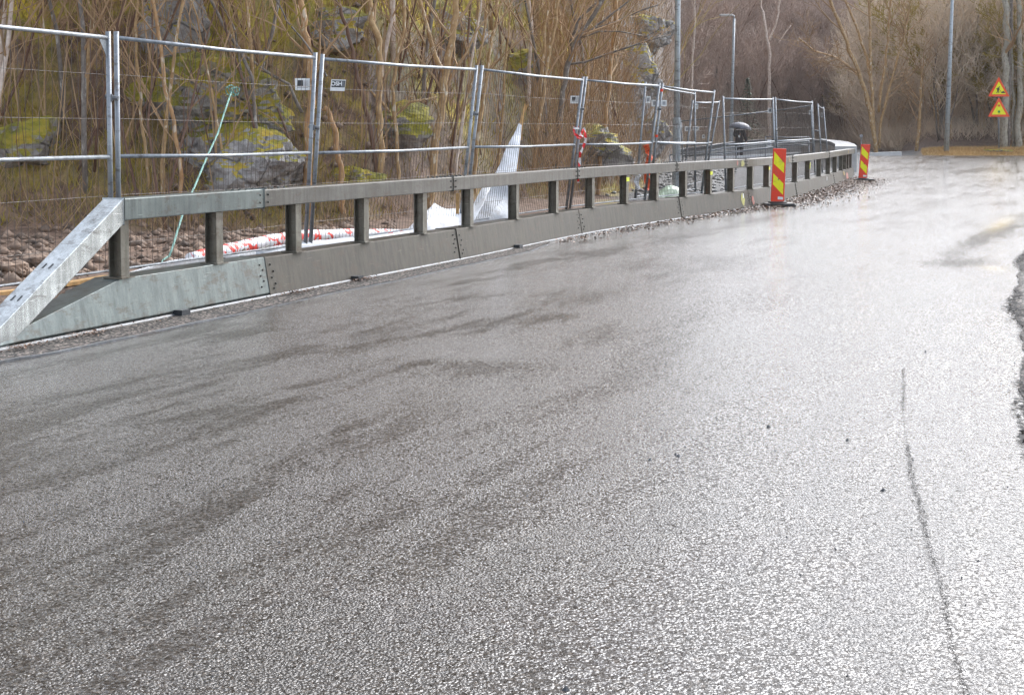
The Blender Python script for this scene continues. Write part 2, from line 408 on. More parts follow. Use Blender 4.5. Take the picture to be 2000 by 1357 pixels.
vv = np.zeros((len(Ys), len(us), 3)); gr = np.zeros((len(Ys), len(us))); dt = gr.copy(); stw = gr.copy()
for i, Y in enumerate(Ys):
    sc = max(Y, 8)
    for j, u in enumerate(us):
        X = u*sc; z = ground(X, Y); sd = side(X, Y)
        if sd < .12 and z < .6 and Y < 66: z -= .05
        vv[i, j] = (X, Y, z)
        uu = X/max(Y, 1)
        f = interp(uu, FU, FY)
        gr[i, j] = sstep(.045, .085, uu+.02*mn.noise((X, Y, 0)))*(1-sstep(-3, 1, Y-f))*(1 if sd > 0 else 1)
        dt[i, j] = (1-sstep(.05, .08, uu))*(1-sstep(-.5, 3.0, Y-f+1.5*mn.noise((X*.8, Y*.8, 9))))
        if uu > .255: stw[i, j] = sstep(65.2, 66, Y)*(1-sstep(70.5, 73, Y+2*mn.noise((X*.5, Y*.5, 4))))*sstep(.275, .31, uu)
nY, nU = gr.shape
idx = np.arange(nY*nU).reshape(nY, nU)
ff = np.stack([idx[:-1, :-1], idx[:-1, 1:], idx[1:, 1:], idx[1:, :-1]], -1).reshape(-1, 4)
hill = npmesh('hillside_ground', vv.reshape(-1, 3), ff, M['hill'], smooth=True)
for nm, arr in (('gravel', gr), ('dirt', dt), ('straw', stw)):
    a = hill.data.attributes.new(nm, 'FLOAT', 'POINT'); a.data.foreach_set('value', arr.ravel().astype(np.float32))
tag(hill, 'mossy wooded hillside rising behind the road and path', kind='structure')
def zg(X, Y): return ground(X, Y)
def hitY(px, py, y0=12.):
    d = ray(px, py); Y = y0
    while Y < 190:
        t = Y/d.y
        if H+d.z*t < ground(d.x*t, Y): return Y
        Y *= 1.006
    return Y

# ------------------------------------------------------------------ road sheet
EDGE = [(-12, -2.0), (3.8, 1.65), (7.02, 2.6), (8.6, 3.1), (10.9, 3.93), (12.5, 4.4), (14.15, 5.03), (17.7, 6.33), (20.5, 7.6), (23, 9.2), (26, 11.4), (30, 15), (40, 25), (60, 40), (70, 50)]
ey = [e[0] for e in EDGE]; ex = [e[1] for e in EDGE]
def xr(Y): return interp(Y, ey, ex)+.05*mn.noise((Y*2.2, 0, 0))
def xl(Y):
    if Y > 47.9: return .235*Y
    return interp(Y, by, bx)
ry = np.concatenate([np.linspace(-10, 3, 12), 3.1*(67.5/3.1)**np.linspace(0, 1, 300)])
rv = []; film = []; sand = []
NC = 120
def blob(px, py, x0, y0, rx, ry_, k=0.):
    dx = px-x0; dy = py-y0-k*dx; return math.exp(-(dx/rx)**2-(dy/ry_)**2)
for Y in ry:
    a, c2 = xl(Y), xr(Y)
    if Y > 60: a = .22*Y
    for j in range(NC+1):
        X = lerp(a, c2, j/NC); z = rise(X, Y)+.004
        rv.append((X, Y, z))
        fl = 0; sn = 0
        if Y > 3:
            qx, qy = proj((X, Y, z))
            # worn smoother wheel tracks / damp patches that sit on the asphalt
            fl += .7*blob(qx, qy, 1150, 668, 120, 15, -.16)+.9*blob(qx, qy, 930, 712, 170, 22)*sstep(700, 705, qy)-.6*blob(qx, qy, 960, 690, 190, 12)+.5*blob(qx, qy, 1080, 620, 160, 8, -.18)+.5*blob(qx, qy, 950, 628, 130, 7, -.2)
            fl += 2.2*blob(qx, qy, 1930, 460, 90, 14, -.42)+1.6*blob(qx, qy, 1880, 515, 90, 9)
            fl -= .4*blob(qx, qy, 1620, 655, 90, 5)
            sn += .8*blob(qx, qy, 1955, 438, 26, 10, -.4)+.5*blob(qx, qy, 1940, 524, 26, 5, .1)+.25*blob(qx, qy, 1950, 340, 40, 18)
        film.append(fl); sand.append(min(sn, 1))
ri = np.arange(len(ry)*(NC+1)).reshape(len(ry), NC+1)
rf = np.stack([ri[:-1, :-1], ri[:-1, 1:], ri[1:, 1:], ri[1:, :-1]], -1).reshape(-1, 4)
road = npmesh('road', np.array(rv), rf, M['road'], smooth=True)
for nm, arr in (('film', film), ('sand', sand)):
    a = road.data.attributes.new(nm, 'FLOAT', 'POINT'); a.data.foreach_set('value', np.array(arr, dtype=np.float32))
tag(road, 'wet grey asphalt road curving to the left', kind='structure')
# coarse strip to the right of the road
vb = MB(); rows = []
for Y in np.concatenate([np.linspace(-6, 4, 10), np.linspace(4.2, 30, 160)]):
    x0 = xr(Y)-.02; rows.append([Vector((x0, Y, .012+.006*mn.noise((Y*9, 1, 1)))), Vector((x0+.12, Y, .02)), Vector((x0+2.5, Y, .02)), Vector((x0+9, Y, .02))])
vb.loft(rows); tag(vb.build('road_verge', M['verge'], smooth=True), 'coarse dark asphalt verge along the right edge', kind='structure')
def ragged(name, pts, wd, label, n=240, seed=1):
    r2 = random.Random(seed); mb = MB(); L = [0]
    for a, c2 in zip(pts, pts[1:]): L.append(L[-1]+(c2-a).length)
    for i in range(n):
        s = r2.random()*L[-1]; k = min(bisect.bisect(L, s)-1, len(pts)-2); t = (s-L[k])/(L[k+1]-L[k])
        p = pts[k].lerp(pts[k+1], t); W_ = wd(s/L[-1]); w_ = W_*r2.uniform(.12, .5)
        if w_ <= 0: continue
        c3 = p+Vector((r2.gauss(0, W_*.5), r2.gauss(0, W_*.5), 0)); m = r2.randint(5, 7); vs = []
        for q in range(m):
            an = 2*math.pi*q/m+r2.uniform(-.3, .3); rr = w_*r2.uniform(.35, 1); vs.append((c3.x+math.cos(an)*rr*.8, c3.y+math.sin(an)*rr*1.5, .0085+rise(c3.x, c3.y)+i*.000008))
        mb.add(vs, [tuple(range(m))])
    return tag(mb.build(name, M['tar']), label, kind='structure')
CR = [(1764,722),(1765,760),(1763,800),(1768,850),(1776,900),(1785,950),(1797,985),(1806,1040),(1818,1080),(1832,1120),(1845,1180),(1852,1230),(1866,1285),(1880,1330),(1892,1380)]
ragged('road_crack', [G(*q) for q in CR], lambda t: (.014 if t < .25 else (.007 if t < .42 else (.016 if t < .72 else .013))), 'ragged dark crack running down the right lane', 1300, 2)
ragged('road_edge_crack', [Vector((xr(Y), Y, 0)) for Y in np.linspace(6, 21, 60)], lambda t: .05+.03*math.sin(t*19), 'black broken edge where the asphalt meets the verge', 2600, 3)
ragged('road_seam', [G(x, 704+1.5*math.sin(x*.01)) for x in range(800, 1300, 20)], lambda t: .007*(1-t), 'thin seam across the road surface', 200, 4)
ragged('road_seam', [G(x, 655+1.0*math.sin(x*.02)) for x in range(1470, 1720, 10)], lambda t: .014*(1-t), 'short dark scar across the right lane', 120, 5)
# loose chips of stone on the road
mb = MB()
for k in range(420):
    Y = 3.5+22*random.random()**1.3; X = random.uniform(xl(Y)+.2, xr(Y)); r = random.uniform(.002, .006)
    if k < 8:
        q = [(1808,688),(1655,862),(1270,900),(1325,893),(1500,835),(1105,1350),(1725,960),(1320,890)][k]; g = G(*q); X, Y = g.x, g.y; r = .012
    vs = [(X+r*math.cos(a)*random.uniform(.6, 1.2), Y+r*math.sin(a)*random.uniform(.6, 1.2), .004) for a in (0, 1.6, 3.1, 4.7)]+[(X, Y, .004+r*1.1)]
    mb.add(vs, [(0,1,4),(1,2,4),(2,3,4),(3,0,4)])
tag(mb.build('road_grit', M['ink']), 'scattered dark stone chips lying on the wet road', 'grit', kind='stuff')

# ------------------------------------------------------------------ guardrail
gb = P(0)
GR = empty('bridge_guardrail', gb, 'long curved grey steel bridge guardrail with a sloped end beside the road', 'guardrail')
def ztop_rail(s): return 1.0
def sweep(name, s0, s1, prof, mat, step=.35, bevel=0):
    n = max(2, int((s1-s0)/step)+1); rows = []
    for i in range(n+1):
        s = lerp(s0, s1, i/n); rows.append([P(s, o, z) for o, z in prof(s)])
    mb = MB().loft(rows, close=True); m = len(rows[0]); mb.f += [tuple(range(m)), tuple(range(n*m, n*m+m))[::-1]]
    return mb.build(name, mat, GR, bevel=bevel)
S_END = s_at(240, 0, 1.0)
rj = [S_END]+[s_at(x, 0, .95) for x in (515, 885, 1128, 1322, 1457, 1548, 1620)]+[SEND-.05]
bj = [s_at(x, 0, .2) for x in (524, 896, 1135, 1330, 1464, 1556, 1630)]+[SEND-.05]
RAILS = []; BEAMS = []
def rail_prof(dz): return lambda s: [(.0-dz, .84-dz), (.0-dz, 1.0+dz), (.18+dz, 1.0+dz), (.18+dz, .84-dz)]
for i in range(len(rj)-1):
    RAILS.append(sweep('top_rail', rj[i]+.006, rj[i+1]-.006, rail_prof(0 if i != 0 else .006), M['steel_new'] if i == 0 else M['steel_old'], bevel=.008))
def beam_prof(dz): return lambda s: [(-.014-dz, .022), (.045-dz, .37+dz), (.30, .37+dz), (.30, .0), (.25, .0), (.02, .0)]
for i in range(len(bj)-1):
    BEAMS.append(sweep('lower_beam', bj[i]+.006, bj[i+1]-.006, beam_prof(.004*(i % 2)), M['steel_beam'], bevel=.006))
def end_prof(s):
    z = max(lerp(.37, .08, (S_END-s)/(S_END-0.)), .03) if s < S_END else .374
    return [(-.015, min(.045, z*.5)), (.045*z/.37-.004, z), (.30, z), (.30, 0), (.25, 0), (.02, 0)]
sweep('lower_beam', -.45, bj[0]-.006, end_prof, M['steel_new'], .12, bevel=.004)
# wet outward flange along the foot of the beams
rows = []
for s in np.arange(-.45, SEND-.1, .25): rows.append([P(s, -.014, .026), P(s, -.02, .018), P(s, -.03, .013), P(s, -.03, .0)])
MB().loft(rows).build('foot_flange', M['strip'], GR, smooth=True)
# sloped end rail
def dz_(s): return 1.006-(S_END-s)*(.835/S_END)
rows = []
for s in np.linspace(S_END-.004, -.38, 8):
    z = dz_(s); rows.append([P(s, -.006, z-.2), P(s, -.006, z), P(s, .186, z), P(s, .186, z-.2)])
mb = MB().loft(rows, close=True); mb.f += [(0, 1, 2, 3), tuple(range(28, 32))[::-1]]
er = mb.build('sloped_end_rail', M['steel_end'], GR, bevel=.008)
for s in (.28, .62):
    for o in (.06, .12):
        c3 = P(s, o, dz_(s)+.002); t = T(s); t = Vector((t.x, t.y, .835/S_END)).normalized()
        MB().box(c3, t*.028, Vector((-T(s).y, T(s).x, 0))*.006, (0, 0, .002)).build('bolt_slot', M['ink'], er)
# bolts
def bolts(s0, zs, offs, par, r=.011, front=lambda z: 0.):
    for ds, z in zip(offs, zs):
        t = T(s0+ds); n_ = Vector((t.y, -t.x, 0)); p = P(s0+ds, front(z), z)
        MB().tube([p-n_*.004, p+n_*.012], [r, r*.75], 6).build('bolt', M['bolt'], par)
bf = lambda z: -.012+.055*(z-.045)/.325
for i, s in enumerate(bj[:-1]):
    zs = [.31, .26, .21, .16, .11, .30, .235, .18, .12, .08]; of = [-.10, -.06, -.11, -.07, -.12, .08, .12, .08, .13, .09]
    bolts(s, zs, of, BEAMS[i], front=bf)
for i, s in enumerate(rj[1:-1]):
    bolts(s, [.955, .885, .955, .885], [-.07, -.07, .07, .07], RAILS[i], front=lambda z: -.004)
    for k in range(-4, 5):
        for o in (.05, .13):
            p = P(s+k*.11+.03*(o > .1), o, 1.002); MB().tube([p-Vector((0, 0, .004)), p+Vector((0, 0, .016))], [.013, .01], 6).build('bolt', M['bolt'], RAILS[i])
# drain notches
for x in (345, 690, 1005):
    s = s_at(x, 0, .0); t = T(s); n_ = Vector((t.y, -t.x, 0))
    MB().box(P(s, -.05, .028), t*.06, n_*.045, (0, 0, .028)).build('drain_notch', M['ink'], GR)
# posts
PXS = [232,418,573,706,821,913,1003,1081,1152,1219,1278,1334,1383,1427,1465,1497,1527,1552,1577,1599,1617,1630,1642,1649,1654,1660]
REF = {1219: 1, 1383: 1, 1497: 1}
for x in PXS:
    s = s_at(x, .1, .6); t = T(s); n_ = Vector((-t.y, t.x, 0)); c0 = P(s, .10, .605); h = Vector((0, 0, .235))
    mb = MB(); wd = .052
    mb.box(c0-n_*.055, t*wd, n_*.005, h); mb.box(c0+n_*.055, t*wd, n_*.005, h); mb.box(c0, t*.006, n_*.0495, h*.999)
    mb.box(P(s, .10, .378), t*.085, n_*.09, (0, 0, .006))
    po = mb.build('post', M['post'], GR)
    if x in REF:
        MB().box(c0-n_*.064+Vector((0, 0, .165)), t*.062, n_*.003, (0, 0, .033)).build('reflector_band', M['hiv'], po)
    if x == 1577:
        MB().box(c0-n_*.064+Vector((0, 0, .10)), t*.04+Vector((0, 0, .02)), n_*.003, Vector((0, 0, .06))+t*.02).build('reflector_band', M['hiv'], po)
# spray paint marks and stickers
def paint(px, z0, z1, w_, mat, fr, name='spray_mark'):
    s = s_at(px, 0, (z0+z1)/2); t = T(s); n_ = Vector((t.y, -t.x, 0)); mb = MB(); m = 14; c0 = P(s, fr((z0+z1)/2), (z0+z1)/2)+n_*.007
    sl_ = Vector((0, 0, 1))-n_*(.17 if z1 < .5 else 0)
    vs = [c0+t*(math.cos(2*math.pi*q/m)*w_*random.uniform(.6, 1))+sl_*(math.sin(2*math.pi*q/m)*(z1-z0)/2*random.uniform(.85, 1)) for q in range(m)]
    mb.add(vs, [tuple(range(m))]); return mb.build(name, mat, GR)
def spray(name, col):
    b = NB(name); n = b.noise(b.coord(), 14, 4, .7); base = M['steel_old']
    b.set(Base__Color=b.mix(b.ramp(n, [(.35, .0), (.62, .85)]), (.2, .19, .17), col), Roughness=.5, Metallic=.3); return b.m
M['sp_y'] = spray('faded yellow spray', (.5, .48, .06)); M['sp_r'] = spray('faded red spray', (.6, .12, .08)); M['sp_o'] = spray('orange spray', (.62, .4, .03))
paint(1450, .85, .99, .14, M['sp_y'], lambda z: -.001); paint(1440, .88, .99, .06, M['sp_r'], lambda z: .0005)
paint(1452, .06, .35, .16, M['sp_y'], bf); paint(1471, .06, .25, .12, M['sp_r'], bf)
paint(1541, .85, .99, .05, M['sp_o'], lambda z: -.001); paint(1657, .86, .99, .22, M['sp_o'], lambda z: -.001)
paint(1655, .05, .28, .5, M['sp_r'], bf); paint(1650, .2, .35, .35, M['sp_o'], bf)
s = s_at(1453, 0, .25); t = T(s); MB().box(P(s, bf(.27)-.012, .26), t*.03, Vector((t.y, -t.x, 0))*.002, (0, 0, .055)).build('paper_tag', M['white'], GR)
s = s_at(1616, 0, .25); t = T(s); MB().box(P(s, bf(.27)-.012, .28), t*.05, Vector((t.y, -t.x, 0))*.002, (0, 0, .05)).build('paper_tag', M['white'], GR)

# flashing strip and gutter debris in front of the beam
EP = [(-60,722),(0,711),(120,690),(270,658),(405,628),(468,616),(555,596),(665,571),(775,550),(875,527),(960,509),(1040,491),(1075,477)]
rows = []; grow = []; g = [G(*q) for q in EP]
for i in range(len(g)-1):
    for k in range(8):
        p = g[i].lerp(g[i+1], k/8); s = s_at(proj(p)[0], 0, 0); n_ = Vector((T(s).y, -T(s).x, 0))
        lift = .022*(1-i/10)+.006*mn.noise((s*3, 0, 0)); lift = max(lift, .009)
        p = p+Vector((.008*mn.noise((s*2.2, 4, 0)), 0, 0))
        rows.append([p-n_*.035+Vector((0, 0, lift*.85)), p-n_*.008+Vector((0, 0, lift)), p+Vector((0, 0, lift)), p+Vector((0, 0, .001))])
        grow.append([P(s, -.03, .0115), p-n_*.03+Vector((0, 0, .0115))])
tag(MB().loft(rows).build('metal_flashing', M['strip'], smooth=False), 'bent thin wet metal flashing strip lying along the foot of the guardrail', 'flashing')
tag(MB().loft(grow).build('gutter', M['verge']), kind='structure')
def leafpile(n, fn, label, rmin=.018, rmax=.04, mat='leaf', name='leaf_litter'):
    mb = MB()
    for _ in range(n):
        X, Y, z, hmax = fn(); r = random.uniform(rmin, rmax); a = random.uniform(0, 6.3); tl = random.uniform(-.6, .6); t2 = random.uniform(-.6, .6); zz = z+random.random()*hmax+.01
        d = Vector((math.cos(a), math.sin(a), tl)); e = Vector((-math.sin(a), math.cos(a), t2)); c0 = Vector((X, Y, zz))
        mb.add([c0-d*r, c0-e*r*.45+Vector((0, 0, r*.2)), c0+d*r, c0+e*r*.45+Vector((0, 0, r*.2))], [(0, 1, 2), (0, 2, 3)])
    return tag(mb.build(name, M[mat]), label, 'leaf litter', kind='stuff')
sA, sB = s_at(1060, 0, 0), SEND-.3
def fl1():
    while 1:
        s = random.uniform(sA, sB); x = proj(P(s, 0, 0))[0]
        wq = interp(x, [1060, 1300, 1420, 1500, 1560, 1660], [.12, .3, .5, .7, 1, 1.0])
        if random.random() < wq:
            o = -abs(random.gauss(0, .22+.25*(wq > .6))); p = P(s, o-.07); return p.x, p.y, rise(p.x, p.y), .10*wq*math.exp(o*2)
leafpile(6500, fl1, 'damp brown fallen leaves heaped along the foot of the guardrail')
def fl2():
    s = random.choice([s_at(150, 0, 0), s_at(690, 0, 0), s_at(560, 0, 0), s_at(20, 0, 0), random.uniform(-.5, sA)]); s += random.gauss(0, .14); p = P(s, -.12+random.gauss(0, .04)); return p.x, p.y, .01, .02
leafpile(700, fl2, 'small dark leaves and grit caught in the gutter of the metal flashing', .006, .018)

# ------------------------------------------------------------------ curved parapet beyond the bend
WP = [(1668,286,50.5),(1664,281.5,57),(1652,277,64),(1634,274.5,70),(1615,273,74),(1570,271.5,78),(1520,272,78.5),(1480,273,78),(1430,277,77),(1381,284,75),(1340,289,74),(1296,296,72)]
rows = []; wp = [V(*q) for q in WP]
fine = []
for i in range(len(wp)-1):
    for k in range(5): fine.append(wp[i].lerp(wp[i+1], k/5))
fine.append(wp[-1])
for i, p in enumerate(fine):
    d = (fine[min(i+1, len(fine)-1)]-fine[max(i-1, 0)]); d.z = 0; d.normalize(); n_ = Vector((-d.y, d.x, 0))   # inner side
    tk = 1.3 if i < 14 else lerp(1.3, .4, min((i-14)/12, 1)); a = p+n_*tk*.5
    rows.append([p-n_*.1+Vector((0, 0, -1.2)), p-n_*.1, a, Vector((a.x, a.y, p.z-.16)), Vector((a.x, a.y, p.z-.16))-n_*.1, (a-n_*.1)+Vector((0, 0, -1.4))])
mb = MB().loft(rows)
PR = empty('curved_parapet', wp[5].xy.to_3d(), 'dark grey solid parapet sweeping round the far bend behind the walker', 'parapet wall')
mb2 = MB(); mb2.loft([r[3:] for r in rows]); mb2.loft([r[:2] for r in rows]); mb2.add(rows[0], [(0, 1, 2, 3, 4, 5)]); mb2.build('wall', M['parapet'], PR)
mb2 = MB(); mb2.loft([r[1:4] for r in rows]); mb2.build('coping', M['strip'], PR)
# low wall across the road
lw = [V(1662, 299.5, 66.3), V(1700, 299, 66.6), V(1761, 296, 66.9)]
mb = MB(); rows = []
for p in lw: rows.append([p+Vector((0, 0, -.4)), p, p+Vector((0, .35, 0)), p+Vector((0, .35, -.4))])
mb.loft(rows); mb.f.append((8, 9, 10, 11)); tag(mb.build('low_wall', M['parapet']), 'low dark grey wall on the far side of the road left of the lamp post', 'wall')

# ------------------------------------------------------------------ temporary fence panels
def upright(top, bx_, off=.5, zb=.34, dyt=-.08):
    s = s_at(bx_, off, zb+.05); b0 = P(s, off, zb); return V(top[0], top[1], b0.y+dyt), b0
PANELS = 0
def fence(label, L, Rr, group='temporary mesh fence panels along the guardrail', rear=False, clamp=None, kids=(), mid=.49, gusset=False):
    (lt, lb), (rt, rb) = L, Rr
    root = empty('fence_panel', (lb+rb)/2, label, 'fence panel', group)
    r = .0215
    for a, c2 in ((lt, lb), (rt, rb)): MB().tube([c2, a], r, 10).build('upright', M['tube'], root, smooth=True)
    def at(sd, f): return sd[1].lerp(sd[0], f)
    for f, nm in ((.975, 'top_tube'), (mid, 'middle_tube')):
        a, c2 = at(L, f), at(Rr, f); m = a.lerp(c2, .5)+Vector((0, 0, -.012)); MB().tube([a, m, c2], .017, 8).build(nm, M['tube'], root, smooth=True)
    a, c2 = at(L, .02), at(Rr, .02); MB().tube([a, c2], .012, 6).build('bottom_tube', M['tube'], root)
    mb = MB(); wl = (rb-lb).length; nw = max(3, int(wl/.075)); q = Vector((0, -.006, 0))
    for i in range(1, nw):
        t = i/nw; jt = .002*math.sin(i*12.9)
        mb.tube([at(L, .02).lerp(at(Rr, .02), t), (at(L, .5).lerp(at(Rr, .5), t+jt))+q, at(L, .972).lerp(at(Rr, .972), t)], .0022, 3, cap=False)
    for f in (.13, .33, .645, .825):
        for e in (0,): mb.tube([at(L, f+e)-q, at(L, f+e).lerp(at(Rr, f+e), .5)+Vector((0, 0, -.01)), at(Rr, f+e)-q], .0024, 3, cap=False)
    mb.build('wire_mesh', M['wire'], root)
    if gusset:
        a = at(Rr, .97); d = (at(L, .97)-a).normalized(); e = (at(Rr, .8)-a)
        MB().add([a, a+d*.12, a+e*.45+d*.02, a+e*.5], [(0, 1, 2, 3)]).build('gusset_plate', M['tube'], root, solid=.004)
    return root, at
def clampat(p, root):
    mb = MB(); mb.tube([p+Vector((-.055, -.01, .012)), p+Vector((.055, -.02, -.006))], .02, 8); mb.tube([p+Vector((0, -.03, -.03)), p+Vector((0, -.03, .03))], .011, 6); mb.box(p, (.035, 0, 0), (0, .028, 0), (0, 0, .013))
    mb.build('clamp', M['strip'], root)
def plate(root, px, py, wpx, hpx, Y, kind='grey', tilt=0., sk=0.):
    c0 = V(px, py, Y-.04); pm = F/Y; w_, h_ = wpx/pm/2, hpx/pm/2
    rx = Vector((math.cos(tilt), 0, math.sin(tilt))); rz = Vector((-math.sin(tilt)+sk, 0, math.cos(tilt)))
    pl = MB().box(c0, rx*w_, (0, .003, 0), rz*h_).build('sign_plate', M['white'], root)
    def sub(nm, a0, a1, b0, b1, mat, d=.0045):
        cc = c0+rx*w_*(a0+a1)/2+rz*h_*(b0+b1)/2+Vector((0, -d, 0)); return MB().box(cc, rx*w_*(a1-a0)/2, (0, .001, 0), rz*h_*(b1-b0)/2).build(nm, mat, pl)
    if kind == 'square':
        sub('printed_panel', -.68, .08, -.3, .68, M['ink'])
        for k in range(5): sub('printed_line', .14, .8, .5-k*.2, .58-k*.2, M['inkgrey'])
        sub('printed_line', -.7, .7, -.6, -.5, M['inkgrey'])
    elif kind == 'text':
        sub('printed_panel', -.86, .97, -.35, .82, M['ink'])
        for k in range(5): sub('printed_line', .42, .9, .55-k*.19, .64-k*.19, M['inkgrey'], .007)
        cu = bpy.data.curves.new('lettering', 'FONT'); cu.body = 'OSH'; cu.size = h_*.98; cu.align_x = 'CENTER'; cu.align_y = 'CENTER'; cu.extrude = .0008; cu.offset = .002
        tmp = bpy.data.objects.new('tmp', cu); C.objects.link(tmp); dg = bpy.context.evaluated_depsgraph_get(); me = bpy.data.meshes.new_from_object(tmp.evaluated_get(dg))
        bpy.data.objects.remove(tmp); me.materials.clear(); me.materials.append(M['white']); o = bpy.data.objects.new('lettering', me); C.objects.link(o); o.parent = pl
        o.rotation_euler = (math.pi/2, 0, 0); q = c0-rx*w_*.2+rz*h_*.24+Vector((0, -.0075, 0)); o.location = q-Vector(root.location)
    else:
        sub('printed_panel', -.6, .6, -.55, .6, M['inkgrey'])
        if kind == 'box': sub('printed_symbol', -.22, .22, -.45, .5, M['ink'], .007)
U = upright
fdat = {
 'A': (U((-640, 50), -560), U((211, 62), 218)), 'B': (U((227, 62), 233), U((616, 103), 596)), 'C': (U((630, 106), 606), U((931, 128), 898)),
 'D': (U((942, 128), 907), U((1139, 150), 1106)), 'E': (U((1145, 150), 1113), U((1288, 162), 1259)), 'F': (U((1294, 163), 1268), U((1395, 176), 1370)),
 'G': (U((1412, 188), 1418), U((1509, 190), 1515)), 'H': (U((1514, 190), 1520), U((1586, 197), 1592)), 'I': (U((1597, 203), 1606), U((1608, 209), 1619)),
 'J': (U((1261, 160), 1241, .9), U((1357, 179), 1358, 1.1)), 'K': (U((1353, 196), 1333, 1.9), U((1405, 196), 1376, 2.2)),
}
# the first panel starts outside the frame at the left
lab = {
 'A': 'fence panel at the left edge with a gusset plate in its top right corner',
 'B': 'fence panel carrying the white sign with a dark square',
 'C': 'fence panel carrying the black and white lettered sign',
 'D': 'fence panel in front of the white tent-like sheet and its split stake',
 'E': 'fence panel right of the red and white tape tied to its post',
 'F': 'fence panel in front of the thick lamp post, red rings on its post',
 'G': 'fence panel in front of the person with the umbrella',
 'H': 'fence panel right of the person directly behind the nearer striped marker board',
 'I': 'narrow end-on fence panel, last of the row by the bend',
 'J': 'fence panel set back around the thick lamp post, two small plates on it',
 'K': 'short leaning fence panel standing further back right of the lamp post'}
FR = {}
for k, v in fdat.items():
    if k == 'A':
        (rt, rb) = v[1]; s = s_at(218, .5, .39); lb = P(s, .5, .34)-(P(s, .5)-P(s-1, .5)).normalized()*3.45; lt = lb+Vector((.02, -.08, 2.04)); v = ((lt, lb), v[1]); fdat[k] = v
    FR[k], _ = fence(lab[k], v[0], v[1], gusset=(k == 'A'))
def mid2(a, b_, f): return (a[1].lerp(a[0], f)+b_[1].lerp(b_[0], f))/2
for a, c2, f in (('A', 'B', .73), ('B', 'C', .62), ('C', 'D', .70), ('D', 'E', .76), ('E', 'F', .78), ('G', 'H', .62), ('H', 'I', .6)):
    clampat(mid2(fdat[a][1], fdat[c2][0], f)+Vector((0, -.02, 0)), FR[c2])
Yp = lambda k, i=1: fdat[k][i][1].y
plate(FR['B'], 591, 165, 29, 23, Yp('B'), 'square', 0., -.03); plate(FR['C'], 660, 167, 28, 22, Yp('C', 0), 'text', -.03, .1)
plate(FR['D'], 1123, 195, 18, 15, Yp('D'), 'square'); plate(FR['J'], 1266, 195, 9, 13, Yp('J', 0), 'grey', 0, .08)
plate(FR['E'], 1280, 202, 15, 13, Yp('E'), 'grey', -.02); plate(FR['F'], 1297, 202, 10, 12, Yp('F', 0), 'grey', -.02)
plate(FR['J'], 1361, 208, 5, 10, Yp('J'), 'grey'); plate(FR['G'], 1504, 216, 9, 10, Yp('G'), 'box'); plate(FR['H'], 1583, 220, 7, 9, Yp('H'), 'box')
plate(FR['I'], 1605, 225, 4, 9, Yp('I'), 'grey')
# red rings on posts
for k, f, i in (('F', .94, 0), ('F', .55, 0)):
    p = fdat[k][i][1].lerp(fdat[k][i][0], f); d = (fdat[k][i][0]-fdat[k][i][1]).normalized(); MB().tube([p-d*.022, p+d*.022], .025, 10).build('red_tape_ring', M['red'], FR[k])
# crosswise panel, set back
Lx = (V(1330, 235, 42.5), V(1334, 322, 42.5)); Rx = (V(1512, 214, 41.), V(1515, 306, 41.)); R2 = (V(1584, 204, 40.2), V(1588, 300, 40.2))
cg = 'mesh fence panels crossing the closed path'
f1, _ = fence('fence panel crossing the path, its long top tube sloping up behind the walker', Lx, Rx, cg, mid=.2)
f2, _ = fence('fence panel crossing the path right of the walker, joined to the long sloping one', Rx, R2, cg, mid=.22)
plate(f1, 1343, 252, 11, 9, 42.3, 'grey'); plate(f1, 1359, 251, 12, 8, 42.2, 'grey'); plate(f1, 1374, 267, 5, 7, 42, 'grey')
# low pedestrian barriers on the path
def lowbar(label, pts_top, pts_low, Y, ups, zb):
    root = empty('pedestrian_barrier', V(pts_top[0][0], pts_top[0][1], Y).xy.to_3d()+Vector((0, 0, .3)), label, 'barrier', 'low tubular barriers on the path')
    MB().tube([V(x, y, Y) for x, y in pts_top], .022, 8).build('top_tube', M['tube'], root, smooth=True)
    if pts_low: MB().tube([V(x, y, Y) for x, y in pts_low], .02, 8).build('lower_tube', M['tube'], root, smooth=True)
    for x, y in ups:
        a = V(x, y, Y); MB().tube([a, Vector((a.x, a.y, .3))], .022, 8).build('upright', M['tube'], root, smooth=True)
    return root
lowbar('long low barrier with two parallel tubes crossing in front of the walker', [(1308,303),(1375,297),(1413,290),(1500,281),(1580,276)], [(1334,305),(1413,301),(1500,290),(1584,280)], 47, [(1308,303),(1438,287.5),(1580,276)], .3)
pb = lowbar('short low barrier with a white notice plate right of the walker', [(1495,267),(1540,269),(1580,268)], [(1495,285),(1580,284)], 58, [(1495,267),(1580,268)], .3)
plate(pb, 1502, 280, 9, 14, 58, 'grey'); 
kb = [V(1375,309,70.), V(1437,306.5,71), V(1500,302.5,72), V(1560,299,72)]
mb = MB().loft([[p+Vector((0, 0, -.15)), p+Vector((0, 0, .04)), p+Vector((0, .25, .04))] for p in kb])
tag(mb.build('kerb', M['white']), kind='structure'); 
